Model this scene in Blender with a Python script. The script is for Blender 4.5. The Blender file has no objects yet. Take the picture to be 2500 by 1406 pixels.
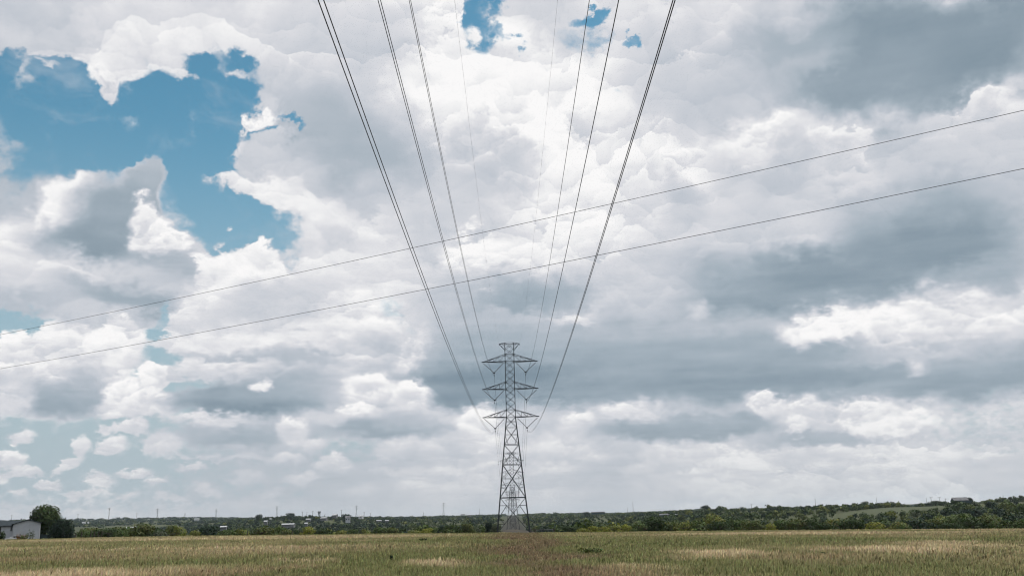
import bpy, bmesh, math, random
import numpy as np
from mathutils import Vector, Matrix
R = math.radians
sc = bpy.context.scene
COL = sc.collection

# ------------------------------------------------------------------ camera
CAM_Z = 1.7
PITCH, ROLL, YAW = R(12.9), R(1.43), R(0.28)
FPX = 35 / 36 * 2500.0
cp, sp = math.cos(PITCH), math.sin(PITCH)
cr, sr = math.cos(ROLL), math.sin(ROLL)
right0 = Vector((math.cos(YAW), -math.sin(YAW), 0))
fw0 = Vector((math.sin(YAW), math.cos(YAW), 0))
FWD = fw0 * cp + Vector((0, 0, sp))
up0 = Vector((0, 0, cp)) - fw0 * sp
RGT = right0 * cr - up0 * sr
UPV = up0 * cr + right0 * sr
camd = bpy.data.cameras.new('camera')
camd.lens, camd.sensor_width = 35, 36
camd.clip_start, camd.clip_end = 0.1, 40000
cam = bpy.data.objects.new('camera', camd)
COL.objects.link(cam)
M3 = Matrix((RGT, UPV, -FWD)).transposed()
cam.matrix_world = Matrix.Translation((0, 0, CAM_Z)) @ M3.to_4x4()
sc.camera = cam


def ray(px, py):
    """direction of a point of the photograph (2500 x 1406)"""
    return (RGT * ((px - 1250) / FPX) + UPV * ((703 - py) / FPX) + FWD).normalized()


def at(px, py, Y):
    """the point seen at (px, py) that stands Y metres ahead"""
    d = ray(px, py)
    return Vector((0, 0, CAM_Z)) + d * (Y / d.y)


def azel(px, py):
    d = ray(px, py)
    return math.atan2(d.x, d.y), math.asin(d.z)


# ------------------------------------------------------------------ light
sc.view_settings.view_transform = 'Standard'
sc.view_settings.look = 'None'
sc.view_settings.exposure = 0.0
sc.view_settings.gamma = 1.0
sc.cycles.use_adaptive_sampling = True
sc.cycles.adaptive_threshold = 0.025
sc.cycles.adaptive_min_samples = 12
sc.cycles.filter_width = 1.15
SUN_EL, SUN_AZ = R(60), R(75)          # high, ahead and to the right
sund = bpy.data.lights.new('sun', 'SUN')
sund.energy, sund.angle, sund.color = 3.4, R(1.5), (1.0, 0.95, 0.87)
sun = bpy.data.objects.new('sun', sund)
COL.objects.link(sun)
sdir = Vector((math.sin(SUN_AZ) * math.cos(SUN_EL), math.cos(SUN_AZ) * math.cos(SUN_EL), math.sin(SUN_EL)))
sun.rotation_euler = sdir.to_track_quat('Z', 'Y').to_euler()


def lin(*c):
    o = []
    for v in c:
        v /= 255
        o.append(v / 12.92 if v <= .04045 else ((v + .055) / 1.055) ** 2.4)
    return tuple(o) + (1.0,)


class NT:
    """small helper to write node graphs as expressions"""
    def __init__(self, nt):
        self.nt = nt

    def put(self, sock, v):
        if isinstance(v, bpy.types.NodeSocket):
            self.nt.links.new(v, sock)
        elif v is not None:
            sock.default_value = v

    def n(self, t, **kw):
        nd = self.nt.nodes.new(t)
        for k, v in kw.items():
            setattr(nd, k, v)
        return nd

    def m(self, op, a, b=None, c=None, clamp=False):
        nd = self.n('ShaderNodeMath', operation=op, use_clamp=clamp)
        for i, v in enumerate((a, b, c)):
            self.put(nd.inputs[i], v)
        return nd.outputs[0]

    def v(self, op, a, b=None, s=None):
        nd = self.n('ShaderNodeVectorMath', operation=op)
        self.put(nd.inputs[0], a)
        if b is not None:
            self.put(nd.inputs[1], b)
        if s is not None:
            self.put(nd.inputs['Scale'], s)
        return nd.outputs['Value'] if op in ('LENGTH', 'DOT_PRODUCT') else nd.outputs[0]

    def mr(self, v, a, b, c, d, kind='SMOOTHSTEP'):
        nd = self.n('ShaderNodeMapRange', interpolation_type=kind)
        for i, x in enumerate((v, a, b, c, d)):
            self.put(nd.inputs[i], x)
        return nd.outputs[0]

    def mixf(self, f, a, b):
        nd = self.n('ShaderNodeMix', data_type='FLOAT')
        self.put(nd.inputs[0], f), self.put(nd.inputs[2], a), self.put(nd.inputs[3], b)
        return nd.outputs[0]

    def mixc(self, f, a, b, bt='MIX'):
        nd = self.n('ShaderNodeMix', data_type='RGBA', blend_type=bt)
        self.put(nd.inputs[0], f), self.put(nd.inputs[6], a), self.put(nd.inputs[7], b)
        return nd.outputs[2]

    def noise(self, vec, scale, detail=2, rough=.5, lac=2.0, dist=0.0):
        nd = self.n('ShaderNodeTexNoise', noise_dimensions='3D')
        self.put(nd.inputs['Vector'], vec)
        for k, x in (('Scale', scale), ('Detail', detail), ('Roughness', rough), ('Lacunarity', lac), ('Distortion', dist)):
            self.put(nd.inputs[k], x)
        return nd.outputs

    def voro(self, vec, scale, detail=0, rough=.5, feature='F1'):
        nd = self.n('ShaderNodeTexVoronoi', voronoi_dimensions='3D', feature=feature, normalize=True)
        self.put(nd.inputs['Vector'], vec)
        self.put(nd.inputs['Scale'], scale), self.put(nd.inputs['Detail'], detail), self.put(nd.inputs['Roughness'], rough)
        return nd.outputs['Distance']

    def ramp(self, f, stops, interp='LINEAR'):
        nd = self.n('ShaderNodeValToRGB')
        nd.color_ramp.interpolation = interp
        e = nd.color_ramp.elements
        while len(e) < len(stops):
            e.new(0.5)
        for el, (p, c) in zip(e, stops):
            el.position, el.color = p, c
        self.put(nd.inputs[0], f)
        return nd.outputs[0]


# ------------------------------------------------------------------ sky and clouds
# Every cloud bank is an ellipse in azimuth / elevation with ragged noise edges:
# c = cloud, h = gap of blue sky, s = a brighter or greyer stretch of the cloud deck
# kind, x, y, rx, ry, turn, softness, strength, shade at top, shade at bottom
CLOUDS = []


def C(k, x, y, rx, ry, rot=0, soft=.35, a=1, t=.8, b=None):
    CLOUDS.append((k, x, y, rx, ry, rot, soft, a, t, t if b is None else b))

# the deck overhead and to the left
C('s', 60, 30, 230, 110, 0, .8, 1, .62)
C('s', 560, 40, 330, 90, 0, .8, 1, .84)
C('h', 320, 300, 420, 185, 0, .25)
C('h', 560, 190, 115, 95, 0, .3)
C('h', 600, 500, 185, 110, -20, .3)
C('h', 700, 590, 80, 75, 0, .3)
C('h', 90, 210, 160, 120, 0, .3)
C('c', 90, 95, 150, 45, 0, .5, 1, .66, .74)
C('c', 295, 135, 78, 52, 10, .4, 1, .8, .86)
C('c', 250, 190, 40, 45, -30, .5, .9, .86, .8)
C('c', 425, 145, 50, 38, 0, .5, .9, .8)
C('c', 50, 172, 42, 30, 40, .9, .55, .7)
C('c', 118, 180, 30, 18, -40, .9, .6, .74)
C('c', 555, 150, 22, 55, 20, 1, .42, .72)
C('c', 590, 185, 26, 14, 0, .9, .6, .8)
C('c', 840, 320, 225, 260, 0, .2, 1, .68, .56)
C('s', 770, 330, 130, 140, 0, .7, .9, .46)
C('c', 650, 240, 32, 30, 0, .4, 1, .68)
C('c', 625, 283, 38, 30, -15, .35, 1, 1, .86)
C('h', 695, 298, 34, 12, -25, .6, .8)
C('h', 640, 332, 30, 18, 0, .5, .95)
C('c', 690, 385, 85, 55, 0, .35, 1, .7, .6)
C('c', 605, 355, 14, 26, -20, .8, .5, .9)
C('c', 640, 448, 92, 28, -8, .35, 1, .95, .82)
C('c', 745, 490, 105, 55, -22, .3, 1, .96, .84)
C('s', 860, 480, 190, 90, 0, .8, .9, .88)
C('c', 860, 590, 140, 70, 20, .5, 1, .86, .78)
# the left bank
C('c', -15, 680, 120, 150, 0, .22, 1, 1, .82)
C('c', 50, 600, 85, 100, 0, .3, 1, .96, .88)
C('c', 175, 545, 85, 95, 0, .25, 1, 1, .86)
C('c', 90, 640, 260, 110, 0, .4, 1, .92, .8)
C('c', 345, 480, 62, 66, 0, .25, 1, .5, .36)
C('c', 300, 560, 120, 100, -25, .45, 1, .42, .24)
C('s', 230, 600, 130, 45, -22, .7, .9, .26)
C('c', 395, 575, 72, 64, 0, .22, 1, 1, .9)
C('c', 462, 582, 34, 32, 0, .25, 1, 1, .85)
C('c', 400, 655, 110, 45, 0, .45, 1, .48, .36)
C('c', 200, 690, 330, 55, 0, .5, 1, .84, .66)
C('s', 400, 680, 110, 26, 0, .8, .7, .62)
C('s', 330, 728, 150, 32, -10, .7, .95, .34)
C('s', 60, 745, 130, 26, 0, .8, .9, .5)
# the middle cumulus
C('c', 562, 650, 68, 66, 0, .2, 1, 1, .86)
C('c', 650, 650, 66, 68, 0, .2, 1, 1, .84)
C('c', 615, 710, 140, 70, 0, .3, 1, .96, .76)
C('c', 710, 700, 60, 45, 0, .3, 1, .9, .8)
C('c', 790, 700, 80, 70, 0, .4, 1, .8, .7)
C('c', 510, 790, 105, 75, 0, .3, 1, .88, .76)
C('c', 720, 800, 260, 85, 0, .4, 1, .74, .8)
C('s', 660, 745, 90, 40, 0, .8, .8, .64)
C('s', 740, 820, 200, 28, 0, .8, .9, .86)
C('s', 720, 872, 300, 20, 0, .7, .95, .52)
C('c', 560, 897, 165, 24, 0, .4, 1, .9, .72)
C('c', 880, 760, 90, 60, 0, .4, 1, .9, .8)
C('c', 900, 830, 80, 50, 0, .4, 1, .88, .74)
C('h', 940, 750, 26, 36, 25, .9, .5)
C('h', 1000, 830, 30, 46, 30, .9, .3)
# gaps and puffs low on the left
C('h', 40, 785, 95, 34, 0, .4)
C('h', 95, 825, 34, 26, 0, .4)
C('h', 400, 776, 20, 36, -15, .5)
C('h', 372, 808, 38, 22, 0, .5)
C('h', 345, 885, 45, 50, 10, .5, .9)
C('h', 450, 940, 90, 28, 0, .5, .85)
C('h', 405, 870, 50, 20, 0, .6, .8)
C('h', 60, 1110, 480, 115, 0, .6, .95)
C('h', 420, 1190, 420, 60, 0, .9, .5)
C('h', 420, 1015, 170, 34, 0, .7, .9)
C('h', 850, 1090, 140, 40, 0, .8, .6)
C('c', 240, 768, 150, 28, 0, .6, .95, .6, .66)
C('c', 120, 820, 26, 26, 0, .4, 1, .84)
C('c', 20, 840, 44, 46, 0, .22, 1, .98, .84)
C('c', 190, 870, 160, 62, 0, .3, 1, .9, .72)
C('c', 300, 820, 58, 44, 0, .3, 1, .86, .8)
C('c', 265, 860, 50, 60, 0, .25, 1, .94, .84)
C('c', 60, 900, 120, 60, 0, .5, 1, .86, .7)
C('c', 140, 970, 150, 45, 0, .5, 1, .46, .3)
C('s', 215, 925, 50, 35, 0, .8, .8, .46)
C('c', 30, 965, 55, 40, 0, .4, 1, .8, .72)
C('c', 370, 915, 34, 40, 0, .25, 1, 1, .88)
C('c', 392, 968, 34, 30, 0, .25, 1, .98, .84)
C('c', 300, 962, 48, 36, 0, .25, 1, .98, .86)
C('c', 335, 995, 95, 24, 0, .4, 1, .9, .7)
C('c', 600, 970, 190, 38, 0, .4, 1, .36, .18)
C('s', 720, 940, 130, 40, 0, .8, .7, .42)
C('c', 625, 942, 22, 14, 0, .5, 1, .95, .8)
C('c', 645, 936, 20, 15, 0, .5, 1, 1, .84)
C('c', 510, 1025, 100, 18, 0, .35, 1, .92, .7)
C('c', 590, 1062, 150, 24, 0, .5, 1, .5, .34)
C('c', 715, 1052, 40, 34, 0, .3, 1, .92, .74)
C('c', 762, 1080, 32, 16, 0, .35, 1, .9, .7)
C('c', 815, 1135, 46, 26, 0, .3, 1, .94, .6)
C('c', 330, 1042, 34, 22, 0, .35, 1, .86, .7)
C('c', 275, 1046, 36, 12, 0, .4, .9, .8)
C('c', 272, 1087, 38, 19, 0, .35, 1, .86, .66)
C('c', 395, 1085, 46, 28, 0, .4, .9, .78, .64)
C('c', 198, 1085, 24, 22, 20, .4, .9, .84, .7)
C('c', 165, 1132, 44, 15, 35, .4, .95, .84, .7)
C('c', 50, 1066, 34, 15, 0, .4, .9, .84, .7)
C('c', 20, 1118, 48, 22, 0, .35, 1, .92, .7)
C('c', -5, 1170, 24, 16, 0, .4, .9, .84)
C('c', 245, 1170, 42, 18, -10, .5, .9, .78)
C('c', 215, 1206, 60, 11, 0, .5, .8, .76)
C('c', 420, 1211, 38, 8, 0, .4, .8, .8)
C('c', 312, 1212, 22, 8, 0, .4, .8, .78)
C('c', 512, 1198, 30, 14, -20, .4, .9, .82)
C('c', 602, 1166, 44, 13, 0, .5, .8, .78)
C('c', 655, 1206, 32, 10, 0, .5, .8, .78)
C('c', 560, 1117, 150, 7, 0, .6, .7, .74)
C('c', 45, 1205, 24, 8, 0, .5, .7, .78)
# gaps overhead in the middle
C('h', 1180, 55, 66, 56, 0, .4, .9)
C('h', 1236, 108, 20, 28, 0, .6, .8)
C('h', 1425, 8, 50, 26, 0, .5, 1)
C('h', 1395, 68, 66, 34, 0, 1, .6)
C('h', 1440, 105, 40, 26, 0, 1, .5)
C('h', 1533, 140, 24, 16, -20, .6, .8)
C('h', 1515, 247, 26, 10, 0, 1, .4)
C('c', 1100, 40, 40, 42, 0, .3, 1, .95)
C('s', 1120, 170, 170, 110, 0, .6, 1, .97)
C('s', 1280, 260, 210, 130, -15, .6, 1, 1)
C('s', 1370, 340, 110, 80, 0, .5, 1, .98)
C('s', 1130, 340, 120, 60, 0, .7, .8, .86)
C('s', 1230, 225, 70, 45, 0, .7, .6, .86)
C('s', 890, 390, 140, 75, 0, .7, 1, .46)
C('s', 880, 60, 110, 80, 0, .8, .8, .76)
C('s', 1190, 440, 110, 75, -25, .6, .9, .60)
C('s', 1080, 540, 90, 60, 0, .8, .9, .64)
C('s', 1230, 545, 110, 40, 0, .7, .8, .66)
C('s', 1590, 160, 90, 130, 15, .7, .9, .72)
C('s', 1610, 430, 80, 50, 0, .8, .9, .76)
C('s', 1600, 330, 90, 60, 0, .8, .8, .92)
C('s', 1400, 540, 150, 70, -10, .7, 1, .94)
C('s', 1170, 625, 85, 48, 0, .35, 1, 1, .84)
C('s', 950, 640, 110, 60, 0, .8, .9, .84)
# the upper right, grey deck
C('s', 1780, 190, 170, 150, 0, .8, 1, .6)
C('s', 1720, 30, 100, 60, 0, .8, .9, .8)
C('s', 2280, 90, 400, 150, 8, .5, 1, .22)
C('s', 2120, 215, 170, 80, 15, .6, 1, .27)
C('s', 1960, 110, 110, 36, 0, .8, .9, .4)
C('s', 1990, 175, 60, 40, 0, .8, .6, .56)
C('s', 2440, 265, 190, 60, 14, .6, 1, .86, .74)
C('s', 2400, 350, 240, 50, 8, .8, 1, .7)
C('s', 1850, 360, 110, 48, 0, .6, 1, .95, .86)
C('s', 2060, 390, 80, 55, 0, .6, .9, .86)
C('s', 1700, 430, 70, 60, 0, .6, .9, .9)
C('s', 2240, 500, 220, 70, 0, .8, .9, .42)
C('s', 2270, 600, 240, 95, 0, .55, 1, .26, .2)
C('s', 1690, 520, 50, 60, 0, .6, .8, .56)
C('s', 1860, 560, 140, 70, 0, .7, .9, .72)
C('s', 1860, 690, 240, 85, 0, .5, 1, .52, .18)
C('s', 2050, 680, 180, 60, 6, .7, 1, .22)
C('s', 2440, 660, 120, 40, 0, .8, .8, .42)
C('s', 1560, 690, 110, 60, 0, .8, .9, .7)
# the long grey band and what shines under it
C('s', 1270, 725, 150, 55, 0, .6, 1, .5, .24)
C('s', 1090, 720, 90, 60, 0, .8, .9, .56)
C('s', 1350, 785, 260, 24, 0, .8, .8, .62)
C('s', 1330, 890, 370, 110, 0, .4, 1, .48, .2)
C('s', 1900, 880, 600, 100, 0, .45, 1, .46, .2)
C('s', 2360, 930, 260, 50, 0, .5, 1, .42, .24)
C('s', 1200, 940, 200, 46, 0, .6, .9, .18)
C('s', 1400, 775, 50, 15, 0, .6, .7, .8)
C('s', 2330, 790, 260, 72, 6, .45, 1, .92, .76)
C('s', 2010, 800, 110, 42, 0, .3, 1, 1, .84)
C('s', 2165, 785, 85, 38, 0, .35, 1, .98, .84)
C('s', 2240, 865, 200, 22, 0, .8, .9, .58)
C('s', 2240, 896, 20, 16, 0, .9, .8, .86)
C('s', 1708, 750, 26, 18, 0, .9, .8, .84)
C('c', 905, 950, 60, 46, 20, .25, 1, 1, .82)
C('c', 1000, 965, 55, 45, 0, .3, 1, .96, .76)
C('c', 870, 1000, 40, 24, 0, .3, 1, .96, .8)
C('c', 1005, 850, 26, 50, -35, .6, .8, .86)
C('c', 960, 1040, 150, 30, 0, .4, 1, .48, .28)
C('c', 800, 1020, 60, 14, 0, .5, .8, .74)
C('s', 1250, 1020, 260, 26, 0, .8, .8, .66)
C('c', 1165, 1030, 52, 38, 0, .3, 1, .98, .8)
C('c', 1410, 1035, 44, 28, 10, .35, 1, .9, .76)
C('c', 1512, 1003, 50, 20, 0, .4, 1, .88, .8)
C('c', 1680, 1040, 230, 34, 0, .35, 1, .46, .24)
C('c', 1560, 1012, 60, 24, 0, .5, .8, .8)
C('c', 1870, 985, 46, 28, -20, .35, 1, .92, .82)
C('c', 1960, 1010, 80, 36, 0, .4, 1, .86, .72)
C('c', 2040, 1068, 190, 18, 0, .4, 1, .46, .3)
C('c', 2100, 1015, 60, 42, 0, .3, 1, .98, .84)
C('c', 2170, 1048, 90, 24, 0, .25, 1, 1, .86)
C('c', 2232, 1028, 40, 24, 0, .3, 1, .96, .84)
C('c', 1945, 1045, 24, 26, 0, .35, 1, .9, .8)
C('h', 2400, 1040, 170, 70, 0, .9, .42)
C('c', 1350, 1092, 95, 20, 0, .4, .9, .88, .74)
C('c', 1200, 1090, 60, 14, 0, .5, .9, .86)
C('c', 960, 1098, 42, 20, 0, .35, .9, .86, .7)
C('c', 1052, 1094, 28, 19, 0, .35, .9, .84, .7)
C('c', 985, 1147, 70, 11, 0, .5, .8, .8)
C('c', 1650, 1106, 50, 18, 0, .4, .9, .88, .72)
C('c', 1755, 1098, 26, 22, -30, .4, .9, .86)
C('c', 1812, 1108, 30, 16, 0, .4, .9, .88)
C('c', 1920, 1108, 54, 16, 0, .4, .9, .84, .74)
C('c', 2050, 1102, 50, 12, 0, .4, .9, .84)
C('c', 2318, 1108, 30, 17, 0, .4, .9, .88)
C('c', 2268, 1124, 34, 8, 0, .5, .8, .84)
C('c', 880, 1195, 44, 10, 0, .5, .7, .78)

# small heads of far cumulus in rows above the horizon
for x, y, rx in ((60, 1150, 40), (120, 1182, 26), (330, 1150, 34), (700, 1120, 40), (470, 1140, 30), (380, 1170, 24), (740, 1170, 40), (1090, 1150, 40), (1180, 1140, 34),
                 (1010, 1180, 40), (1350, 1150, 50), (1450, 1120, 40), (1560, 1140, 44), (1700, 1150, 40), (1850, 1145, 50), (2000, 1140, 40), (2130, 1120, 40), (2200, 1150, 50), (2420, 1110, 40)):
    C('c', x, y + 6, rx * 1.3, 8, 0, .6, .8, .66, .56)
    C('c', x, y, rx, rx * .34, 0, .45, .9, .93, .72)


def cloud_group(kind, even):
    """one cloud bank (or gap, or stretch of shade) laid over the sky so far"""
    t = bpy.data.node_groups.new('cloud bank', 'ShaderNodeTree')
    for nm, ty in (('P', 'Vector'), ('S', 'Float'), ('K', 'Float'), ('Inv', 'Vector'), ('Off', 'Vector'), ('Out', 'Float'), ('In', 'Float'), ('Alpha', 'Float'),
                   ('Top', 'Float'), ('Base', 'Float')):
        t.interface.new_socket(nm, in_out='INPUT', socket_type='NodeSocket' + ty)
    for nm in 'SK':
        t.interface.new_socket(nm, in_out='OUTPUT', socket_type='NodeSocketFloat')
    g = NT(t)
    i = g.n('NodeGroupInput').outputs
    ma = g.n('ShaderNodeVectorMath', operation='MULTIPLY_ADD')
    for k, nm in enumerate(('P', 'Inv', 'Off')):
        g.put(ma.inputs[k], i[nm])
    al = g.mr(g.v('LENGTH', ma.outputs[0]), i['Out'], i['In'], 0.0, i['Alpha'])
    o = g.n('NodeGroupOutput')
    if kind != 'h':
        sh = i['Top'] if even else g.mr(g.v('DOT_PRODUCT', ma.outputs[0], (0, 1, 0)), -.9, .9, i['Base'], i['Top'], 'LINEAR')
        g.put(o.inputs[0], g.mixf(al, i['S'], sh))
    if kind != 's':
        g.put(o.inputs[1], g.mixf(al, i['K'], 1.0 if kind == 'c' else 0.0))
    return t


def build_world():
    world = bpy.data.worlds.new('World')
    sc.world = world
    world.use_nodes = True
    nt = world.node_tree
    nt.nodes.clear()
    g = NT(nt)
    tc = g.n('ShaderNodeTexCoord').outputs['Generated']
    d = g.v('NORMALIZE', tc)
    sx = g.n('ShaderNodeSeparateXYZ')
    g.put(sx.inputs[0], d)
    X, Y, Z = sx.outputs
    az = g.m('ARCTAN2', X, Y)
    el = g.m('ARCSINE', Z)
    cb = g.n('ShaderNodeCombineXYZ')
    g.put(cb.inputs[0], az), g.put(cb.inputs[1], el)
    p = cb.outputs[0]
    low = g.mr(el, R(3), R(24), 0, 1)                    # 0 near the horizon, where clouds look small
    # ragged edges: three scales of turbulence
    q = g.v('MULTIPLY', d, (1, 1, 1.25))
    w1 = g.v('SUBTRACT', g.noise(q, 8, 4, .55)[1], (.5, .5, .5))
    nA, nB = g.noise(q, 30, 6, .64), g.noise(g.v('MULTIPLY', q, (1, 1, 1.5)), 80, 5, .64)
    w2 = g.v('SUBTRACT', g.mixc(low, nB[1], nA[1]), (.5, .5, .5))
    p1 = g.v('ADD', g.v('SCALE', w1, s=g.mr(low, 0, 1, .010, .10, 'LINEAR')), g.v('SCALE', w2, s=g.mr(low, 0, 1, .016, .056, 'LINEAR')))
    pw = g.v('MULTIPLY', g.v('ADD', p, p1), (1, 1, 0))
    # cauliflower lumps: every cell is a puff, brighter towards its top, cut off crisply by the puff in front
    qb = g.v('ADD', q, g.v('ADD', g.v('SCALE', w1, s=.05), g.v('SCALE', w2, s=g.mr(low, 0, 1, .018, .040, 'LINEAR'))))

    def puffs(scale):
        nd = g.n('ShaderNodeTexVoronoi', voronoi_dimensions='3D', feature='F1')
        g.put(nd.inputs['Vector'], qb)
        g.put(nd.inputs['Scale'], scale)
        up = g.v('DOT_PRODUCT', g.v('SUBTRACT', qb, nd.outputs['Position']), (0, -.4 * scale, .9 * scale))
        return g.m('SUBTRACT', 1, nd.outputs['Distance']), up
    dA, uA = puffs(11)
    dB, uB = puffs(29)
    dC, uC = puffs(70)
    bump = g.mixf(low, g.m('MULTIPLY_ADD', dC, .35, g.m('MULTIPLY', dB, .65)), g.m('MULTIPLY_ADD', dB, .35, g.m('MULTIPLY', dA, .65)))
    relief = g.mixf(low, g.m('MULTIPLY_ADD', uC, .6, uB), g.m('MULTIPLY_ADD', uB, .7, uA))
    shift = g.n('ShaderNodeCombineXYZ')
    g.put(shift.inputs[1], g.m('MULTIPLY', g.m('SUBTRACT', bump, .5), g.mr(low, 0, 1, -.012, -.055, 'LINEAR')))
    pw = g.v('ADD', pw, shift.outputs[0])
    fine = g.mixf(low, nB[0], nA[0])
    streak = g.noise(g.v('MULTIPLY', q, (1, 1, 7)), 7, 4, .55)[0]
    soft = g.noise(q, 4.5, 4, .5)[0]
    # the general deck all round the sky
    S = g.mr(soft, .3, .7, .56, .88)
    K = 1.0
    pv, last = pw, None
    rs = random.Random(42)
    items = []
    for it in CLOUDS:                                    # bright heads of cloud are piled up from smaller heads
        items.append(it)
        k, px, py, rx, ry, rot, sf, a, t, b = it
        if k != 'h' and t >= .86 and ry >= 22 and a > .75:
            for j in range(2 if ry < 40 else 4):
                w = math.radians(rs.uniform(10, 170) if j else 90)
                dx, dy = math.cos(w) * rx * .62, -math.sin(w) * ry * .55 + ry * .12
                r_ = min(rx, ry) * rs.uniform(.34, .58)
                items.append((k, px + dx, py + dy, r_ * rs.uniform(1, 1.5), r_, 0, rs.uniform(.12, .3), .9, min(1, t + .03), t - .2))
    grp = {(k, e): cloud_group(k, e) for k in 'csh' for e in (0, 1)}
    for i, (k, px, py, rx, ry, rot, sf, a, t, b) in enumerate(items):
        if i % 4 == 3:                                   # (keeps the node compiler working through the list in order)
            nd = g.n('ShaderNodeVectorMath', operation='MULTIPLY_ADD')
            g.put(nd.inputs[0], last), g.put(nd.inputs[1], (1e-9, 0, 0)), g.put(nd.inputs[2], pw)
            pv = nd.outputs[0]
        if k == 'c' and py > 1000 and ry < 22:           # small far puffs melt into the haze
            sf, a = .6, a * .9
        c0 = azel(px, py)
        ex = [u - v for u, v in zip(azel(px + 1, py), c0)]
        ey = [u - v for u, v in zip(azel(px, py - 1), c0)]
        kx, ky = rx * math.hypot(*ex), ry * math.hypot(*ey)
        nd = g.n('ShaderNodeGroup')
        nd.node_tree = grp[k, 1 if abs(t - b) < .01 else 0]
        loc = pv
        if abs(rot) >= 4:
            mp = g.n('ShaderNodeMapping', vector_type='TEXTURE')
            g.put(mp.inputs[0], pv)
            mp.inputs['Location'].default_value = (c0[0], c0[1], 0)
            mp.inputs['Rotation'].default_value = (0, 0, R(rot) + math.atan2(ex[1], ex[0]))
            loc, c0 = mp.outputs[0], (0, 0)
        for nm, v in (('P', loc), ('S', S if k != 'h' else None), ('K', K if k != 's' else None), ('Inv', (1 / kx, 1 / ky, 0)), ('Off', (-c0[0] / kx, -c0[1] / ky, 0)),
                      ('Out', 1 + sf), ('In', 1 - sf), ('Alpha', a), ('Top', t), ('Base', b)):
            g.put(nd.inputs[nm], v)
        if k != 'h':
            S = nd.outputs[0]
        if k != 's':
            K = nd.outputs[1]
        last = K if k == 'h' else S
    # crisp, frayed outlines
    S = g.m('ADD', S, g.m('MULTIPLY', g.m('SUBTRACT', streak, .5), g.mr(low, 0, 1, .40, .10, 'LINEAR')))
    thr = g.m('MULTIPLY_ADD', K, 1.35, g.m('MULTIPLY', g.m('SUBTRACT', fine, .5), 2.0))
    cover = g.mr(thr, .12, 1.05, 0, 1)
    veil = g.noise(g.v('ADD', g.v('MULTIPLY', q, (1, 1, 2)), g.v('SCALE', w1, s=.35)), 7, 6, .6)[0]
    cover = g.m('MAXIMUM', cover, g.mr(veil, .5, .78, 0, .30))
    S = g.m('MULTIPLY', S, 1.03)
    amp = g.mr(S, .35, .9, .10, 1.0)
    S = g.m('ADD', S, g.m('MULTIPLY', g.m('MULTIPLY', relief, amp), g.mr(soft, .35, .65, .06, .17)))
    S = g.m('ADD', S, g.m('MULTIPLY', g.m('MULTIPLY', g.m('SUBTRACT', bump, .5), amp), .12))
    S = g.m('ADD', S, g.m('MULTIPLY', g.m('MULTIPLY', g.m('SUBTRACT', fine, .5), amp), .20))
    S = g.m('ADD', S, g.m('MULTIPLY', g.m('SUBTRACT', soft, .5), .12), clamp=True)
    cloud = g.ramp(S, [(0, lin(108, 128, 142)), (.2, lin(134, 151, 164)), (.4, lin(163, 176, 187)), (.6, lin(192, 198, 207)),
                       (.8, lin(219, 220, 225)), (.92, lin(240, 240, 241)), (1, lin(250, 249, 249))])
    haze = lin(192, 196, 201)
    cloud = g.mixc(g.mr(el, R(-1), R(7), .62, 0), cloud, haze)
    sky = g.n('ShaderNodeTexSky', sky_type='NISHITA')
    sky.sun_disc = False
    sky.sun_elevation, sky.sun_rotation = SUN_EL, SUN_AZ
    sky.air_density, sky.dust_density, sky.ozone_density = 1.0, 1.0, 1.0
    blue = g.mixc(1.0, sky.outputs[0], SKYTINT, 'MULTIPLY')
    blue = g.mixc(g.mr(el, R(1), R(24), .97, 0), blue, tuple(c / SKYK for c in lin(176, 189, 198)[:3]) + (1,))
    bgs = g.n('ShaderNodeBackground')
    g.put(bgs.inputs[0], blue), g.put(bgs.inputs[1], SKYK)
    bgc = g.n('ShaderNodeBackground')
    g.put(bgc.inputs[0], cloud), g.put(bgc.inputs[1], 1.0)
    mx = g.n('ShaderNodeMixShader')
    g.put(mx.inputs[0], cover)
    nt.links.new(bgs.outputs[0], mx.inputs[1])
    nt.links.new(bgc.outputs[0], mx.inputs[2])
    out = g.n('ShaderNodeOutputWorld')
    nt.links.new(mx.outputs[0], out.inputs[0])
    world.cycles.sampling_method = 'MANUAL'
    world.cycles.sample_map_resolution = 512


SKYK = 0.10
SKYTINT = (0.70, 1.22, 1.14, 1)
build_world()

# ------------------------------------------------------------------ helpers
rnd = random.Random(7)
nrg = np.random.default_rng(11)


def tag(o, label=None, cat=None, group=None, kind=None):
    for k, v in (('label', label), ('category', cat), ('group', group), ('kind', kind)):
        if v:
            o[k] = v
    return o


def empty(name, loc, rz=0.0):
    o = bpy.data.objects.new(name, None)
    COL.objects.link(o)
    o.location, o.rotation_euler = loc, (0, 0, rz)
    o.empty_display_size = .2
    return o


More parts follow.
